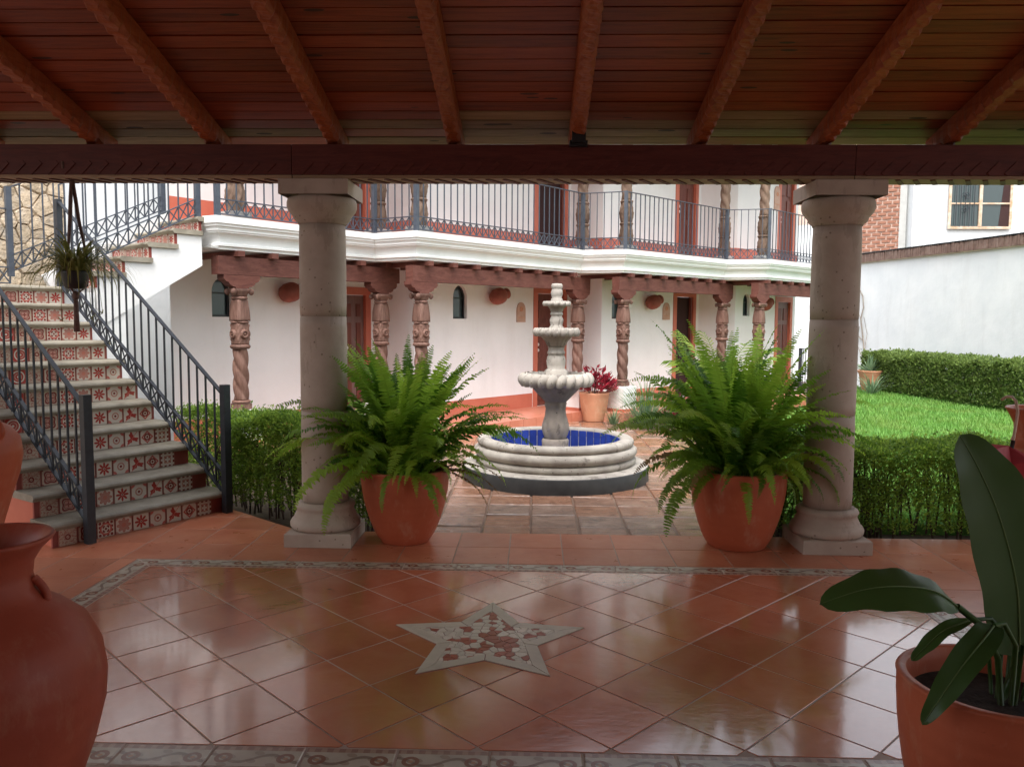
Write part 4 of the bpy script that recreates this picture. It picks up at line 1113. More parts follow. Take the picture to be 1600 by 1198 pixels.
def bowl(rad, zr, hb, rs_, zs_, nl, name):
    """bowl: rim at zr, hb high, narrowing to rs_ at zs_"""
    pr = [(rs_,zs_),(rs_*1.15,zs_+.012),(rad*.52,zs_+(zr-zs_)*.28),(rad*.72,zs_+(zr-zs_)*.55),(rad*.80,zs_+(zr-zs_)*.60)]
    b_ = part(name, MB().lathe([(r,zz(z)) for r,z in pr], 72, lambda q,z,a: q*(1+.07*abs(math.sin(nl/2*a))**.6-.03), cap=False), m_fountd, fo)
    z1 = zs_+(zr-zs_)*.58
    pr = [(rad*.80,z1-.002),(rad*.94,z1-.004),(rad*1.0,z1+(zr-z1)*.30),(rad*.985,z1+(zr-z1)*.7),(rad*.93,zr),(rad*.86,zr+.004),(rad*.80,zr-.006),(rad*.76,zr-.03),(.02,zr-.05)]
    part(name+'_rim', MB().lathe([(r*(.93 if r > rad*.82 else 1),zz(z)) for r,z in pr], 64, cap=False), m_fount, fo)
    # carved leaves standing round the rim, each leaning a little
    hL = (zr-z1)*1.12; wL = 2*math.pi*rad/nl*.56; lf = MB(); NU, NV = 5, 7; v = []
    for j in range(NV):
        t = j/(NV-1); ww = wL*(math.sin(math.pi*(.10+.86*t))**.65)
        for i in range(NU):
            u_ = i/(NU-1)*2-1; v.append((rad*.925+ (.045+.035*math.sin(math.pi*t))*rad/.36*(1-u_*u_)-.010*(1 if i == 2 else 0)*rad/.36, u_*ww+.30*hL*(t-.5), hL*(t-.5)))
    lf.add(v, [(j*NU+i, j*NU+i+1, (j+1)*NU+i+1, (j+1)*NU+i) for j in range(NV-1) for i in range(NU-1)], True)
    me_ = lf.mesh('carved_leaf', m_fount)
    for k in range(nl):
        o = link('carved_leaf', me_, b_, (0,0,zz((z1+zr)/2)), 2*math.pi*k/nl)
bowl(.362,1.045,.2,.105,.745,22,'large_bowl')
pr_ = [(.118,1.0),(.118,1.075),(.105,1.085),(.09,1.10),(.096,1.14),(.10,1.18),(.092,1.22),(.078,1.245),(.09,1.25),(.092,1.275),(.08,1.285),(.082,1.31),(.09,1.325)]
part('middle_stem', MB().lathe([(r,zz(z)) for r,z in pr_], 64, lambda q,z,a: q*(1+.07*abs(math.sin(4*a))**.6-.02+.02*math.cos(8*a+z*60)), cap=False), m_fount, fo)
bowl(.225,1.52,.15,.085,1.33,16,'middle_bowl')
pr_ = [(.078,1.48),(.076,1.53),(.064,1.545),(.06,1.555),(.069,1.58),(.072,1.61),(.058,1.64),(.056,1.655),(.066,1.66),(.066,1.675),(.056,1.69)]
part('upper_stem', MB().lathe([(r,zz(z)) for r,z in pr_], 56, lambda q,z,a: q*(1+.03*abs(math.sin(4*a))), cap=False), m_fount, fo)
bowl(.135,1.80,.1,.058,1.69,12,'small_bowl')
pr_ = [(.062,1.78),(.062,1.825),(.05,1.835),(.058,1.86),(.062,1.885),(.056,1.92),(.05,1.93),(.058,1.94),(.06,1.965),(.05,1.985),(.0,1.988)]
part('finial', MB().lathe([(r,zz(z)) for r,z in pr_], 32, cap=False), m_fount, fo)

# ------------------------------------------------------------------ foliage helpers
rl = random.Random(99)
def leaf_quad(mb, p, d, L, W, nrm=None):
    d = d.normalized(); s = d.cross(Vector((rl.uniform(-1,1),rl.uniform(-1,1),rl.uniform(.2,1.3)))).normalized()*W/2
    up = s.cross(d).normalized()*L*.12
    mb.add([p, p+d*L*.5+s-up, p+d*L, p+d*L*.5-s-up], [(0,1,2),(0,2,3)], False)
def hedge(label, corners, h, n, leaf, mat, top_round=.08, stems=40, bare=.3, dark=None):
    """corners: 4 ground points (convex); leaves clothe the box from bare*h upward, thinner below"""
    c = [Vector((x,y,0)) for x,y in corners]
    t = T('hedge', label, 'hedge', (sum(p.x for p in c)/4, sum(p.y for p in c)/4, -.1))
    mb = MB(); inner = MB()
    c01 = (c[1]-c[0]).length
    def pt(a, b): return (c[0]*(1-a)+c[1]*a)*(1-b) + (c[3]*(1-a)+c[2]*a)*b
    for k in range(n):
        f = rl.random(); a, b = rl.random(), rl.random(); z = rl.random()
        if f < .40: z = 1 - abs(rl.gauss(0,.05)); 
        elif f < .70: b = abs(rl.gauss(0,.05)); z = bare*.4+rl.random()*(1-bare*.4)
        elif f < .80: b = 1-abs(rl.gauss(0,.05))
        elif f < .90: a = abs(rl.gauss(0,.02)) if rl.random() < .5 else 1-abs(rl.gauss(0,.02))
        else: z = .3+.7*rl.random()
        if z < bare and rl.random() < .6: continue
        if math.sin(a*c01*7.3+b*3)*math.sin(a*c01*3.1-z*5+2)+math.sin(a*c01*13+z*9) < -1.05 and rl.random() < .7: continue
        p = pt(min(max(a,0),1), min(max(b,0),1)); lump = .035*math.sin(p.x*9+p.y*4)+.03*math.sin(p.x*4.3-p.y*7+1)
        p = p + Vector((rl.uniform(-.03,.03), rl.uniform(-.03,.03), z*h + (lump if z > .7 else 0)*z))
        if abs(b-.5) > .42 and z > .85: p.z -= top_round*rl.random()
        out = Vector((rl.uniform(-1,1), rl.uniform(-1,1)-(.8 if b < .2 else 0), rl.uniform(-.2,1.4)))
        if z > .9 and rl.random() < .06: p.z += rl.uniform(0,.07)
        leaf_quad(mb, p, out, leaf*rl.uniform(.5,1.35), leaf*rl.uniform(.35,.7))
    o = part('foliage', mb, mat, t, True); o['kind'] = 'stuff'
    sm = MB()
    for k in range(stems):
        p = pt(rl.random(), rl.uniform(.15,.85)); q = p+Vector((rl.uniform(-.12,.12),rl.uniform(-.08,.08),h*rl.uniform(.55,.9)))
        mid = p.lerp(q,.5)+Vector((rl.uniform(-.04,.04),rl.uniform(-.04,.04),0))
        sm.tube([p+Vector((0,0,-.1)),mid,q], [.009,.007,.003], 5)
        for _ in range(7):
            b_ = p.lerp(q, rl.uniform(.3,.8)); sm.tube([b_, b_+Vector((rl.uniform(-.14,.14),rl.uniform(-.1,.1),rl.uniform(.04,.2)))], [.004,.002], 4)
    o = part('stems', sm, m_twig, t, True); o['kind'] = 'stuff'
    return t
hedge('clipped green hedge between the stair railing and the left stone column', [(-2.52,6.70),(-1.25,6.0),(-.95,6.8),(-3.45,7.6)],   .76, 50000, .031, m_hedge, stems=70, bare=.14)
hedge('clipped green hedge at the porch edge right of the right stone column', [(1.70,5.99),(5.4,5.99),(5.4,6.72),(1.85,6.72)], .645, 78000, .030, m_hedge, stems=150, bare=.10)
hedge('long dark clipped hedge at the foot of the white garden wall', [(8.05,20.0),(8.75,14.6),(9.7,14.7),(8.9,20.4)], .86, 52000, .075, m_hedged, stems=60, bare=.06)

# ------------------------------------------------------------------ lawn
lp = [(1.95,6.6),(12.5,6.6),(11.2,14),(9.6,20.5),(8,20.6),(5.9,16.6),(4.9,15.1),(3.9,14.6),(2.9,13.2),(2.45,12.2),(2.32,9.5)]
tag(link('lawn', MB().prism(lp, -.14, -.055).mesh('lawn', m_lawn)), 'bright green lawn between hedge and garden wall', 'lawn', kind='structure')
gb = MB(); gv = gb.v; gf = gb.f; gs = gb.sm
def inpoly(x, y, P_):
    c = False
    for i in range(len(P_)):
        (xa,ya),(xb,yb) = P_[i-1], P_[i]
        if (ya > y) != (yb > y) and x < (xb-xa)*(y-ya)/(yb-ya)+xa: c = not c
    return c
cnt = 0
while cnt < 75000:
    y = 6.6*math.exp(rl.random()*math.log(20.5/6.6)); x = rl.uniform(1.9,11)
    if x > y*.8+.8 or x < y*.15: continue
    if not inpoly(x, y, lp): continue
    hgt = rl.uniform(.04,.085)*(1 if y < 11 else 1.25); a = rl.uniform(0,6.28); w_ = .004+.0007*y; dx, dy = math.cos(a), math.sin(a); le = rl.uniform(.2,.9)*hgt
    b_ = len(gv); bx, by = -dy*w_, dx*w_
    gv += [(x+bx,y+by,-.056),(x-bx,y-by,-.056),(x+dx*le,y+dy*le,-.056+hgt)]; gf.append((b_,b_+1,b_+2)); gs.append(False); cnt += 1
tag(link('grass', gb.mesh('grass', m_grass)), 'short bright green grass blades of the lawn', 'grass', kind='stuff')

# ------------------------------------------------------------------ garden wall and the neighbours
GW = [Vector((7.2,24.2)), Vector((8.45,23.6)), Vector((10.0,16.9)), Vector((12.7,5.0))]
gw = T('garden_wall', 'long white garden wall with a brick coping on top', 'wall', (10,16,0))
zt = 3.2
for i in range(1,3):
    A, B = GW[i], GW[i+1]; t = (B-A).normalized(); n_ = Vector((-t.y,t.x))
    q = [(A.x,A.y),(B.x,B.y),(B.x+n_.x*.25,B.y+n_.y*.25),(A.x+n_.x*.25,A.y+n_.y*.25)]
    part('wall_panel', MB().prism(q, -.14, zt), m_gwall, gw, True)
    L = (B-A).length; cb = MB(); s = 0
    while s < L:
        p = A+t*(s+.035)+n_*.09; d_ = rl.uniform(-.01,.01); z0_, z1_ = zt+.005, zt+.215+rl.uniform(-.012,.012)
        a0 = p-t*.029-n_*(.17+d_); a1 = p+t*.029-n_*(.17+d_); a2 = p+t*.029+n_*.2; a3 = p-t*.029+n_*.2
        cb.prism([(a0.x,a0.y),(a1.x,a1.y),(a2.x,a2.y),(a3.x,a3.y)], z0_, z1_); s += .07
    o = part('coping_bricks', cb, m_cope, gw, True); o['kind'] = 'stuff'
    A2, B2 = A-n_*.06, B-n_*.06; A3, B3 = A+n_*.24, B+n_*.24
    part('coping_mortar', MB().prism([(A2.x,A2.y),(B2.x,B2.y),(B3.x,B3.y),(A3.x,A3.y)], zt-.02, zt+.20), m_mortar, gw, True)
    A2, B2 = A-n_*.10, B-n_*.10; A3, B3 = A+n_*.3, B+n_*.3
    part('coping_cap', MB().prism([(A2.x,A2.y),(B2.x,B2.y),(B3.x,B3.y),(A3.x,A3.y)], zt+.232, zt+.25), m_irond, gw, True)
fw_ = MB().prism([(3.0,25.2),(8.6,23.6),(8.7,23.9),(3.1,25.5)], -.14, 4.4)
tag(link('end_wall', fw_.mesh('end_wall', m_gwall)), 'pale end wall beyond the last hotel room', 'wall')
# dry vine on the wall
dvn = T('dry_vine', 'leafless dry vine climbing the white garden wall beside the column', 'vine', (8.6,22.6,0))
tw = (GW[2]-GW[1]).normalized()
def onw(s, z): p = GW[1]+tw*s; return (p.x-.03, p.y-.02, z)
def vine(pts, r): part('stem', MB().tube([onw(s,z) for s,z in pts], [r*(1-.5*k/len(pts)) for k in range(len(pts))], 5), m_dry, dvn, True)
vine([(1.9,.5),(1.8,1.1),(1.65,1.7),(1.75,2.0),(1.7,2.3),(1.45,2.6),(1.25,2.9),(1.05,3.2)], .022)
vine([(1.8,1.1),(1.4,1.35),(1.0,1.5),(.85,2.0),(.7,2.4),(.5,2.5)], .014); vine([(1.65,1.7),(1.3,2.2),(.9,2.4),(.6,2.3)], .010); vine([(1.82,.6),(1.55,1.0),(1.6,1.5)], .012); vine([(1.85,.8),(1.95,1.3),(1.78,1.75)], .010)
# brick building
bb = T('brick_building', 'red brick building with grey corner pillar behind the garden wall', 'building', (10.5,27,0))
A, B = Vector((7.6,29.6)), Vector((11.75,26.6)); t = (B-A).normalized(); n_ = Vector((-t.y,t.x)); an = math.atan2(t.y,t.x); L = (B-A).length
part('mortar', MB().prism([(A.x,A.y),(B.x,B.y),(B.x+n_.x*2,B.y+n_.y*2),(A.x+n_.x*2,A.y+n_.y*2)], -.14, 8), m_bmortar, bb, True)
br = MB(); bw_, bh_ = .30, .125; z = 3.2; row = 0
while z < 6.6:
    s = L-2.6-(bw_/2 if row % 2 else 0)
    while s < L:
        e = min(s+bw_-.05, L)
        if e-s > .05:
            p0, p1 = A+t*s, A+t*e; d_ = n_*(.03+rl.uniform(0,.02)); j = rl.uniform(-.012,.012)
            br.prism([(p0.x-d_.x,p0.y-d_.y),(p1.x-d_.x,p1.y-d_.y),(p1.x,p1.y),(p0.x,p0.y)], z+j, z+bh_-.045+j)
        s += bw_
    z += bh_; row += 1
o = part('bricks', br, m_brick, bb, True); o['kind'] = 'stuff'
C_ = B+t*.2; part('corner_pillar', MB().prism([(B.x-n_.x*.04,B.y-n_.y*.04),(C_.x-n_.x*.04,C_.y-n_.y*.04),(C_.x+n_.x,C_.y+n_.y),(B.x+n_.x,B.y+n_.y)], -.14, 8), m_conc, bb, True)
# white house with a barred window
wh = T('white_house', 'white neighbour house with a barred two light window above the wall', 'building', (15,26.3,0))
part('wall', MB().box(11.98,24,26.2,30,-.14,8), m_gwall, wh, True)
wx0, wx1, wz0, wz1 = 13.1, 14.98, 4.62, 6.3
wn = part('window', MB().box(wx0,wx1,26.14,26.19,wz0,wz1), m_glass, wh, True)
fr = MB(); 
fr.box(wx0-.05,wx0+.03,26.10,26.138,wz0-.05,wz1); fr.box(wx1-.03,wx1+.05,26.10,26.138,wz0-.05,wz1); fr.box(wx0+.03,wx1-.03,26.10,26.138,wz0-.05,wz0+.03); fr.box((wx0+wx1)/2-.05,(wx0+wx1)/2+.05,26.09,26.138,wz0+.03,wz1)
part('frame', fr, m_rust, wn, True)
for xa, xb in ((wx0+.03,(wx0+wx1)/2-.05),((wx0+wx1)/2+.05,wx1-.03)): part('transom', MB().box(xa,xb,26.10,26.137,wz0+.72,wz0+.77), m_rust, wn, True)
for k in range(1,6): 
    x = wx0+.03+k*.14; part('bar', MB().box(x-.008,x+.008,26.07,26.086,wz0+.03,wz1), m_irond, wn, True)
cu = MB(); xm = wx0+.45
for zc, s_ in ((wz0+.55,1),(wz0+1.0,-1)): cu.tube([(xm+.13*math.sin(a/8*6.28)*(1-a/14), 26.06, zc+s_*.12*math.cos(a/8*6.28)*(1-a/14)) for a in range(13)], .012, 5)
o = part('scroll', cu, m_irond, wn, True)
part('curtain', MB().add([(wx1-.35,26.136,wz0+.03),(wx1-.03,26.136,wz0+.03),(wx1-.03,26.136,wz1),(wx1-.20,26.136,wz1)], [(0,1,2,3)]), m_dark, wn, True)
tr_ = T('tree', 'leafy tree branch reaching over the garden wall at the right', 'tree', (13.5,19.5,-.1))
part('trunk', MB().tube([(0,0,0),(.1,0,2),(-.2,.1,3.6),(-.6,-.4,4.6),(-1.7,-1.6,4.2)], [.14,.12,.09,.05,.02], 8), m_twig, tr_)
mb = MB()
for k in range(2600):
    f = rl.random(); c = Vector((-1.75,-1.75,4.0)).lerp(Vector((.2,0,5.0)), f**.7); p = c+Vector((rl.gauss(0,.25+.5*f),rl.gauss(0,.25+.5*f),rl.gauss(0,.16+.4*f)))
    leaf_quad(mb, p, Vector((rl.uniform(-1,1),rl.uniform(-1,1),rl.uniform(-1,.6))), .13, .06)
o = part('crown', mb, m_hedge, tr_); o['kind'] = 'stuff'

# ------------------------------------------------------------------ potted ferns
def frond_mesh(L, el0, curl, sway, width=.058, seed=0, mat=None):
    rr_ = random.Random(seed); n = int(L/.0145); mb = MB(); p = Vector((0,0,0)); pts = []; ds = []
    ph = rr_.uniform(0,6); wob = rr_.uniform(.05,.16)
    for k in range(n+1):
        t = k/n; el = R(el0 - curl*t**1.25); az = sway*t*t + wob*math.sin(t*5+ph)*t
        d = Vector((math.cos(el)*math.cos(az), math.cos(el)*math.sin(az), math.sin(el))); pts.append(p.copy()); ds.append(d); p = p+d*(L/n)
    step = max(1, n//14); idx = list(range(0,n+1,step))
    mb.tube([pts[i] for i in idx], [.003*(1-.8*i/n) for i in idx], 4, False)
    tw = rr_.uniform(-.9,.9); brk = rr_.uniform(.1,.2)
    for k in range(int(n*brk), n+1):
        t = k/n; d = ds[k]; side = d.cross(Vector((0,0,1)))
        if side.length < .05: side = Vector((0,1,0))
        side.normalize(); nr = side.cross(d).normalized()
        a_ = tw*t; side, nr = side*math.cos(a_)+nr*math.sin(a_), nr*math.cos(a_)-side*math.sin(a_)
        ln = width*min(1,(t-.08)*4+.3)*(1-t**2.6)**.8*rr_.uniform(.82,1.1)+.007; w_ = .0084*(1 if t < .75 else 1-(t-.75)*2.4)
        for s in (-1,1):
            if rr_.random() < .03: continue
            tip = pts[k] + side*s*ln*.95 + d*ln*rr_.uniform(.05,.36) + nr*ln*rr_.uniform(-.42,.12)
            q = pts[k]; m_ = q.lerp(tip,.5) + nr*ln*.06
            mb.add([q-d*w_*.8, q+d*w_*.8, m_+d*w_, tip+d*w_*.25, tip-d*w_*.25, m_-d*w_], [(0,1,2,3,4,5)])
    return mb.mesh('frond', mat or m_fern)
rz0 = random.Random(77)
m_fernold = leafmat('fern_brown', rgb(.16,.10,.03), rgb(.26,.17,.06), .35, .7, False)
FR = {'up': [frond_mesh(rz0.uniform(.72,.98), rz0.uniform(78,88), rz0.uniform(28,70), rz0.uniform(-.5,.5), seed=i) for i in range(7)],
      'mid': [frond_mesh(rz0.uniform(.70,.92), rz0.uniform(60,76), rz0.uniform(62,112), rz0.uniform(-.6,.6), seed=10+i) for i in range(12)],
      'low': [frond_mesh(rz0.uniform(.62,.86), rz0.uniform(34,56), rz0.uniform(90,132), rz0.uniform(-.6,.6), seed=30+i) for i in range(10)],
      'hang': [frond_mesh(rz0.uniform(.62,.84), rz0.uniform(20,38), rz0.uniform(104,128), rz0.uniform(-.4,.4), .055, seed=50+i) for i in range(5)],
      'old': [frond_mesh(rz0.uniform(.5,.7), rz0.uniform(10,40), rz0.uniform(80,120), rz0.uniform(-.5,.5), .04, 60+i, m_fernold) for i in range(3)]}
def pot_mesh(rb, rt, h, th=.025):
    pr = [(0,0),(rb*.96,0),(rb,.008)]
    for k in range(1,15):
        t = k/14; pr.append((rb+(rt-rb)*(math.sin(t*math.pi/2)**.76), .008+(h-.02)*t))
    pr += [(rt+.003,h-.008),(rt-.002,h-.001),(rt-.010,h+.001),(rt-th+.004,h),(rt-th,h-.008),(rt-th-.01,h-.12)]
    return MB().lathe(pr, 56, lambda q,z,a: q*(1+.003*math.sin(2*a+1)+.0018*math.sin(z*90)), cap=False)
def fern(loc, rb, rt, h, label, seed, extra=(), big=1.0):
    t = T('potted_fern', label, 'potted plant', loc, group='ferns in big terracotta pots')
    part('pot', pot_mesh(rb,rt,h), m_pot, t); part('soil', MB().lathe([(0,h-.05),(rt-.03,h-.06)], 32, cap=False), m_soil, t)
    rr_ = random.Random(seed)
    def put(kind, n, az=None, sc_=1.0):
        for k in range(n):
            me = rr_.choice(FR[kind]); a = rr_.uniform(0,6.283) if az is None else az+rr_.uniform(-.12,.12); r_ = {'up':.12,'mid':.17,'low':.21,'hang':.23,'old':.22}[kind]*rr_.uniform(.4,1.1)
            o = link('frond', me, t, (r_*math.cos(a), r_*math.sin(a), h-.05))
            o.rotation_euler = (rr_.uniform(-.25,.25), rr_.uniform(-.22,.16), a); s = sc_*rr_.uniform(.72,1.08); o.scale = (s,s,s)
    extra = [(a_,b_,c_*1.1) for a_,b_,c_ in extra]
    put('up', 64, sc_=1.2*big); put('mid', 76, sc_=1.08*big); put('low', 36, sc_=.8); put('hang', 8, sc_=.85); put('old', 7)
    for kd, az, s in extra: put(kd, 1, az, s)
    return t
fern((-.925,5.735,0), .175, .318, .535, 'large green fern in a terracotta pot right of the left column', 41, (('up',2.6,1.12),('mid',.15,1.12),('mid',-.25,1.1),('low',-.1,1.15),('hang',3.6,1.15),('hang',4.0,1.2),('low',3.3,1.1)), 1.08)
fern((1.47,5.735,0), .205, .338, .56, 'large green fern in a terracotta pot left of the right column', 57, (('mid',2.9,1.15),('mid',3.2,1.2),('hang',3.5,1.25),('low',3.0,1.15),('hang',3.9,1.2),('mid',.1,1.15),('up',1.2,1.12),('mid',1.0,1.2),('low',-.3,1.15)), 1.1)

# ------------------------------------------------------------------ jars and urns
def jar_parts(t, prof, mat, n=56, groove=()):
    return part('body', MB().lathe(prof, n, cap=False), mat, t)
def handle(t, p0, p1, bulge, r, mat, ang):
    pts = []
    for k in range(9):
        a = k/8; x = p0[0]+(p1[0]-p0[0])*a + bulge*math.sin(math.pi*a); z = p0[1]+(p1[1]-p0[1])*a
        pts.append((x*math.cos(ang), x*math.sin(ang), z))
    return part('handle', MB().tube(pts, r, 8), mat, t)
j1 = T('clay_jar', 'big round bellied dark red clay jar in the left foreground', 'jar', (-1.655,2.36,0))
jar_parts(j1, [(0,0),(.16,0),(.17,.01),(.225,.12),(.275,.26),(.305,.38),(.312,.47),(.300,.56),(.262,.645),(.20,.70),(.148,.735),(.122,.77),(.113,.81),(.118,.85),(.142,.89),(.172,.918),(.178,.928),(.172,.934),(.160,.930),(.132,.895),(.105,.85),(.10,.80),(.13,.72)], m_jar)
for a in (.25, 3.4): handle(j1, (.118,.80), (.155,.725), .010, .013, m_jar, a)
j2 = T('clay_amphora', 'tall two handled clay amphora at the left edge by the stairs', 'jar', (-3.02,4.15,0))
jar_parts(j2, [(0,0),(.11,0),(.115,.02),(.10,.10),(.12,.25),(.155,.45),(.205,.62),(.25,.76),(.268,.86),(.258,.95),(.215,1.01),(.15,1.045),(.12,1.09),(.125,1.15),(.16,1.20),(.165,1.21),(.14,1.20),(.10,1.10)], m_pot)
for a in (-.25, 2.9): handle(j2, (.135,1.10), (.235,.965), .06, .02, m_pot, a)
j3 = T('clay_urn', 'flared red clay urn with grooved neck at the right edge', 'jar', (3.06,4.86,0))
jar_parts(j3, [(0,0),(.13,0),(.14,.03),(.13,.10),(.17,.22),(.225,.40),(.25,.55),(.245,.68),(.215,.79),(.178,.85),(.170,.865),(.174,.875),(.168,.888),(.172,.900),(.165,.915),(.158,.95),(.162,1.0),(.185,1.05),(.205,1.085),(.212,1.094),(.205,1.10),(.190,1.095),(.165,1.05),(.145,1.0),(.14,.9)], m_pot)
# red umbrella hooked over the urn's rim
um = T('umbrella', 'folded red umbrella hooked on the rim of the right clay urn', 'umbrella', (2.64,4.55,.42))
hk = [(.075,.17,.74),(.085,.14,.76),(.085,.09,.765),(.08,.04,.745),(.07,.0,.69),(.055,-.015,.62),(.04,-.02,.52)]
part('hooked_handle', MB().tube(hk, .008, 8), m_tan, um); part('ferrule', MB().tube([(.042,-.02,.53),(.03,-.022,.45)], .011, 8), m_blackpl, um)
mb = MB(); nf = 14; top = Vector((.02,-.02,.50))
rm, rb_ = [], []
for k in range(nf+1):
    a = math.pi*(.02+1.96*k/nf); zig = .055 if k % 2 else -.02
    rm.append(Vector((.02+(.17+zig)*math.cos(a), -.03+(.10+zig*.5)*math.sin(a), .40+.07*math.cos(a)*-1+(.05 if k%2 else -.01))))
    rb_.append(Vector((.10+.05*math.cos(a)+.05, -.02+.05*math.sin(a), .02)))
v = [top]+rm+rb_; f = [(0,1+k,2+k) for k in range(nf)]+[(1+k,nf+2+k,nf+3+k,2+k) for k in range(nf)]
mb.add(v, f); part('canopy', mb, m_red, um)
part('shaft', MB().tube([(.03,-.022,.46),(.16,-.02,-.385)], .006, 6), m_irond, um)

# ------------------------------------------------------------------ big leaved plant at the right front
bp = T('potted_plant', 'dark broad leaved plant in a red pot at the right front corner', 'potted plant', (1.43,2.44,0))
part('pot', pot_mesh(.19,.275,.51,.03), m_pot, bp); part('soil', MB().lathe([(0,.44),(.24,.43)], 24, cap=False), m_soil, bp)
def bigleaf(mid, W, nrm, fold=.25, prof=.8, name='leaf'):
    """mid: midrib points (world); W: widest half width"""
    mid = [Vector(p) for p in mid]
    # resample with catmull-rom
    P_ = []; K = 6
    for i in range(len(mid)-1):
        p0, p1, p2, p3 = mid[max(i-1,0)], mid[i], mid[i+1], mid[min(i+2,len(mid)-1)]
        for k in range(K):
            t = k/K; P_.append(.5*((2*p1)+(p2-p0)*t+(2*p0-5*p1+4*p2-p3)*t*t+(3*p1-p0-3*p2+p3)*t**3))
    P_.append(mid[-1]); n = len(P_)-1; v = []; nrm = Vector(nrm)
    for k, p in enumerate(P_):
        t = k/n; d = (P_[min(k+1,n)]-P_[max(k-1,0)]).normalized(); s = d.cross(nrm).normalized(); u_ = s.cross(d).normalized()
        w_ = W*(math.sin(math.pi*min(1,max(0,t))**prof)**.62 if 0 < t < 1 else 0)+.001
        wav = .004*math.sin(k*1.1)
        v += [p-s*w_+u_*(w_*fold+wav), p-s*w_*.5+u_*w_*fold*.35, p-u_*.002, p+s*w_*.5+u_*w_*fold*.35, p+s*w_+u_*(w_*fold-wav)]
    f = [(k*5+j, (k+1)*5+j, (k+1)*5+j+1, k*5+j+1) for k in range(n) for j in range(4)]
    mb = MB().add(v, f, True)
    lf = part(name, mb, m_bigleaf, bp, True)
    part('midrib', MB().tube(P_, [.0035*(1-.8*k/n) for k in range(n+1)], 5), m_bigrib, lf, True)
    return lf
def stem(pts, r=.008): part('stem', MB().tube(pts, r, 6), m_bigleaf, bp, True)
bigleaf([(1.50,2.44,.58),(1.475,2.43,.80),(1.40,2.41,1.02),(1.325,2.40,1.17),(1.265,2.40,1.27)], .128, (.12,-1,.15), .12, .62)
stem([(1.46,2.46,.42),(1.49,2.45,.52),(1.50,2.44,.60)], .012)
bigleaf([(1.245,2.33,.775),(1.17,2.31,.825),(1.06,2.29,.845),(.95,2.29,.832),(.835,2.30,.785)], .088, (0,-.42,.9), -.12, .95)
stem([(1.44,2.42,.43),(1.40,2.38,.60),(1.33,2.35,.71),(1.245,2.33,.775)], .010)
bigleaf([(1.36,2.34,.715),(1.30,2.28,.70),(1.22,2.24,.635),(1.15,2.22,.545),(1.105,2.22,.47)], .042, (-.5,-.8,.6), .2, .7)
stem([(1.47,2.42,.43),(1.45,2.38,.64),(1.40,2.36,.715),(1.36,2.34,.715)], .008)
bigleaf([(1.33,2.40,.71),(1.24,2.38,.685),(1.17,2.36,.635),(1.13,2.35,.60)], .022, (-.3,-.6,.8), .2, .8)
stem([(1.45,2.46,.43),(1.44,2.43,.66),(1.39,2.41,.71),(1.33,2.40,.71)], .007)
for dx, dy, zt_ in ((.05,.05,.68),(.02,-.03,.63),(.08,.0,.60),(-.03,.04,.58)): stem([(1.47+dx*.6,2.45+dy,.42),(1.47+dx,2.45+dy*1.3,zt_)], .006)
bigleaf([(1.56,2.52,.6),(1.62,2.55,.85),(1.72,2.58,1.0),(1.86,2.6,1.02)], .07, (.2,-1,.4), .2, .8)
stem([(1.5,2.48,.42),(1.56,2.52,.6)], .008)

# ------------------------------------------------------------------ far plants
def croton(loc, label):
    t = T('potted_plant', label, 'potted plant', loc)
    pr = [(0,0),(.17,0),(.175,.02),(.205,.16),(.232,.32),(.245,.44),(.25,.47),(.24,.478),(.225,.47),(.21,.40)]
    part('pot', MB().lathe(pr, 40, cap=False), m_pot2, t); part('soil', MB().lathe([(0,.42),(.22,.42)], 20, cap=False), m_soil, t)
    mb = MB()
    for k in range(420):
        a = rl.uniform(0,6.28); r_ = .32*math.sqrt(rl.random()); z = .48+rl.random()*.40*(1-(r_/.36)**2)+.02
        p = Vector((r_*math.cos(a), r_*math.sin(a), z)); leaf_quad(mb, p, Vector((math.cos(a)*.8+rl.uniform(-.6,.6),math.sin(a)*.8+rl.uniform(-.6,.6),rl.uniform(.1,1.1))), rl.uniform(.08,.15), rl.uniform(.035,.06))
    o = part('leaves', mb, m_croton, t); o['kind'] = 'stuff'
    sm = MB()
    for k in range(9): a = rl.uniform(0,6.28); sm.tube([(.06*math.cos(a),.06*math.sin(a),.42),(.2*math.cos(a),.2*math.sin(a),.42+rl.uniform(.2,.38))], [.008,.004], 5)
    o = part('stems', sm, m_twig, t); o['kind'] = 'stuff'
croton((1.0,13.25,GZ), 'deep red leaved plant in a round clay pot right of the fountain')
def blades(loc, n, L, spread, mat, name, label, cat, w=.012, base=.06, grp=None):
    t = T(name, label, cat, loc, group=grp)
    mb = MB()
    for k in range(n):
        a = rl.uniform(0,6.28); el = R(rl.uniform(35,88)); l_ = L*rl.uniform(.6,1.05); p = Vector((base*rl.uniform(0,1)*math.cos(a), base*rl.uniform(0,1)*math.sin(a), 0)); v = []; q = p
        S = 6; side = Vector((-math.sin(a),math.cos(a),0))
        for j in range(S+1):
            tt = j/S; e = el - R(spread)*tt**1.6*rl.uniform(.8,1.2); wj = w*(1-tt**1.5)+.0008; v += [q-side*wj/2, q+side*wj/2]
            q = q+Vector((math.cos(e)*math.cos(a), math.cos(e)*math.sin(a), math.sin(e)))*(l_/S)
        mb.add(v, [(2*j,2*j+1,2*j+3,2*j+2) for j in range(S)])
    o = part('blades', mb, mat, t); o['kind'] = 'stuff'
    return t
blades((1.75,12.45,GZ), 230, .95, 62, m_agrass, 'grass_clump', 'blue green grassy clump beside the red leaved pot plant', 'plant', .018, .16)
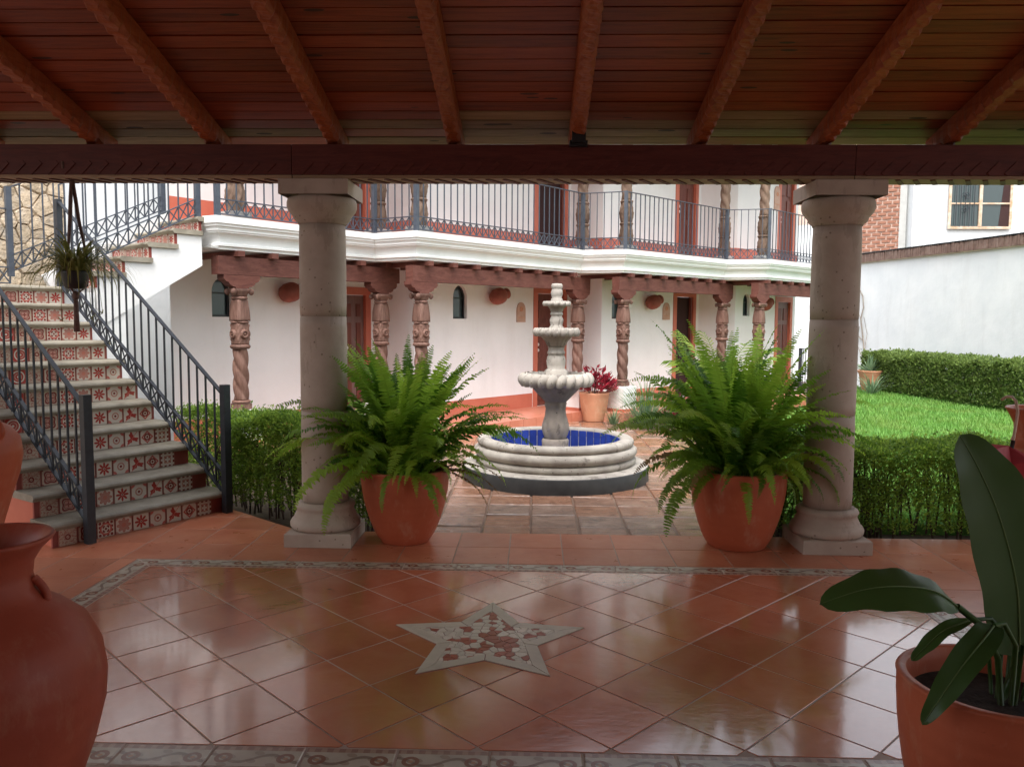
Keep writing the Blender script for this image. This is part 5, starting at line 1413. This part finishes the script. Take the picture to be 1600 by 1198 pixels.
blades((1.3,12.9,GZ), 60, .35, 80, m_agrass, 'grass_clump', 'small grassy tuft at the foot of the post behind the fountain', 'plant', .014, .1)
t_ = blades((-1.55,9.9,GZ), 150, .95, 40, m_agrass, 'rosemary_bush', 'upright grey green bush behind the left fern by the paired posts', 'plant', .02, .18)
# palm
pm = T('palm', 'young feathery palm in front of the far right rooms', 'palm', (2.95,12.6,GZ))
part('trunk', MB().tube([(0,0,0),(.02,.0,.12),(0,.02,.24)], [.06,.05,.035], 8), m_twig, pm)
def palm_frond(L, el0, curl, seed):
    rr_ = random.Random(seed); mb = MB(); n = 30; p = Vector((0,0,0)); pts = []; ds = []
    for k in range(n+1):
        e = R(el0-curl*(k/n)**1.3); d = Vector((math.cos(e),0,math.sin(e))); pts.append(p.copy()); ds.append(d); p = p+d*(L/n)
    mb.tube([pts[i] for i in range(0,n+1,3)], [.010*(1-.8*i/n) for i in range(0,n+1,3)], 5, False)
    for k in range(4, n):
        t = k/n; d = ds[k]; side = Vector((0,1,0)); nr = side.cross(d)
        ln = .34*math.sin(math.pi*(t*.85+.12))**.7+.03
        for s in (-1,1):
            tip = pts[k]+side*s*ln*.75+d*ln*.75+nr*ln*rr_.uniform(-.05,.3)-Vector((0,0,ln*.25)); m_ = pts[k].lerp(tip,.5)+Vector((0,0,.02)); w_ = d*.011
            mb.add([pts[k]-w_*.6,pts[k]+w_*.6,m_+w_,tip,m_-w_], [(0,1,2,3,4)])
    return mb.mesh('frond', m_palm)
PF_ = [palm_frond(1.45,84,78,1), palm_frond(1.35,78,100,2), palm_frond(1.2,70,110,3), palm_frond(1.1,60,95,4), palm_frond(1.5,88,50,5)]
for k in range(17):
    o = link('frond', PF_[k % 5], pm, (.09*math.cos(k*2.4), .09*math.sin(k*2.4), .18+.02*(k%4))); o.rotation_euler = (rl.uniform(-.2,.2),rl.uniform(-.2,.2),k*2.4+.4)
# low planting at the foot of the palm and of the building
def bush(loc, rx, ry, h, n, leaf, mat, label, name='bush'):
    t = T(name, label, 'bush', loc); mb = MB()
    for k in range(n):
        a = rl.uniform(0,6.28); u_ = rl.random()**.45; ph = rl.uniform(0,1); p = Vector((rx*u_*math.cos(a)*math.sqrt(1-ph*.75), ry*u_*math.sin(a)*math.sqrt(1-ph*.75), h*ph*(.6+.4*u_)*rl.uniform(.8,1.1)))
        leaf_quad(mb, p, Vector((math.cos(a)+rl.uniform(-.8,.8), math.sin(a)+rl.uniform(-.8,.8), rl.uniform(.0,1.2))), leaf*rl.uniform(.7,1.3), leaf*rl.uniform(.4,.6))
    o = part('foliage', mb, mat, t); o['kind'] = 'stuff'
    sm = MB()
    for k in range(10): a = rl.uniform(0,6.28); sm.tube([(0,0,-.05),(rx*.5*math.cos(a),ry*.5*math.sin(a),h*.7)], [.01,.004], 5)
    o = part('stems', sm, m_twig, t); o['kind'] = 'stuff'
bush((2.45,11.2,GZ), .5, .6, .5, 1500, .07, m_hedge, 'low light green bush between the fountain and the palm')
bush((2.2,8.6,GZ), .35, .6, .38, 1300, .05, m_hedge, 'low green planting behind the right fern pot')
bush((-1.75,8.6,GZ), .5, .7, .62, 2200, .05, m_hedge, 'leafy green shrub behind the left fern, left of the fountain')
bush((2.35,12.9,GZ), .3, .3, .42, 500, .08, m_croton, 'small red tinged bush by the far corridor step')
bush((-3.0,8.2,-.1), .7, .6, .75, 2600, .04, m_hedge, 'green shrub under the stairs behind the left railing')
# pot with agave by the far hedge
ap = T('potted_plant', 'clay pot with a spiky plant at the left end of the far hedge', 'potted plant', (8.0,19.3,-.06))
part('pot', MB().lathe([(0,0),(.16,0),(.17,.02),(.22,.25),(.25,.42),(.29,.50),(.30,.53),(.28,.53),(.25,.45)], 32, cap=False), m_pot2, ap); part('soil', MB().lathe([(0,.44),(.25,.44)], 16, cap=False), m_soil, ap)
mb = MB()
for k in range(46):
    a = rl.uniform(0,6.28); el = R(rl.uniform(25,85)); l_ = rl.uniform(.35,.6); side = Vector((-math.sin(a),math.cos(a),0)); d = Vector((math.cos(el)*math.cos(a),math.cos(el)*math.sin(a),math.sin(el))); p = Vector((0,0,.44))
    mb.add([p-side*.02,p+side*.02,p+d*l_*.5+side*.03,p+d*l_-Vector((0,0,.05)),p+d*l_*.5-side*.03], [(0,1,2,3,4)])
o = part('leaves', mb, m_agrass, ap); o['kind'] = 'stuff'
blades((7.75,18.6,-.06), 60, .7, 75, m_agrass, 'grass_clump', 'arching grassy clump at the near end of the far hedge', 'plant', .03, .1)

# ------------------------------------------------------------------ hanging planter
hp = T('hanging_planter', 'hanging spider plant in a black pot on knotted ropes', 'hanging plant', (-3.225,5.60,1.80)); PK = 1.35
part('pot', MB().lathe([(0,.0),(.055,.0),(.068,.01),(.084,.06),(.09,.11),(.092,.125),(.084,.125),(.078,.10)], 28, cap=False), m_blackpl, hp)
part('soil', MB().lathe([(0,.11),(.082,.108)], 16, cap=False), m_soil, hp)
for a in (.6,2.7,4.7):
    c, s = math.cos(a), math.sin(a); part('rope', MB().tube([(0,0,.80),(.02*c,.02*s,.62),(.035*c,.035*s,.48),(.093*c,.093*s,.13),(.075*c,.075*s,.02),(0,0,-.04)], [.010,.013,.012,.005,.005,.006], 6), m_rope, hp)
part('knot', MB().lathe([(0,-.08),(.018,-.07),(.024,-.04),(.012,-.02),(0,-.01)], 10), m_rope, hp)
part('tassel', MB().lathe([(0,-.30),(.020,-.30),(.017,-.18),(.014,-.06),(0,-.05)], 10), m_rope, hp)
part('hanger', MB().tube([(0,-.10,.86),(0,-.10,.82),(0,-.05,.78),(0,0,.79)], .010, 6), m_rope, hp)
mb = MB()
for k in range(260):
    a = rl.uniform(0,6.28); el = R(rl.uniform(20,84)); l_ = rl.uniform(.24,.50); q = Vector((.05*math.cos(a),.05*math.sin(a),.11)); side = Vector((-math.sin(a),math.cos(a),0)); v = []; S = 7; cu_ = R(rl.uniform(95,165))
    for j in range(S+1):
        tt = j/S; e = el-cu_*tt**1.3; wj = .013*(1-tt**2)+.001; v += [q-side*wj/2,q+side*wj/2]; q = q+Vector((math.cos(e)*math.cos(a),math.cos(e)*math.sin(a),math.sin(e)))*(l_/S)
    mb.add(v, [(2*j,2*j+1,2*j+3,2*j+2) for j in range(S)])
o = part('leaves', mb, m_spider, hp); o['kind'] = 'stuff'
for (x, y, z) in ((.12,-.02,-.20),(-.11,.0,-.22),(.17,.03,-.17)):
    ru = MB().tube([(x*.4,y,.10),(x*.9,y,.02),(x,y,z+.02)], .0018, 4); 
    for k in range(16):
        a = rl.uniform(0,6.28); d = Vector((math.cos(a),math.sin(a),rl.uniform(-.6,.9))).normalized(); l_ = rl.uniform(.04,.09); s_ = d.cross(Vector((0,0,1))).normalized()*.004; p = Vector((x,y,z)); ru.add([p-s_,p+s_,p+d*l_], [(0,1,2)])
    o = part('plantlet', ru, m_spider, hp); o['kind'] = 'stuff'
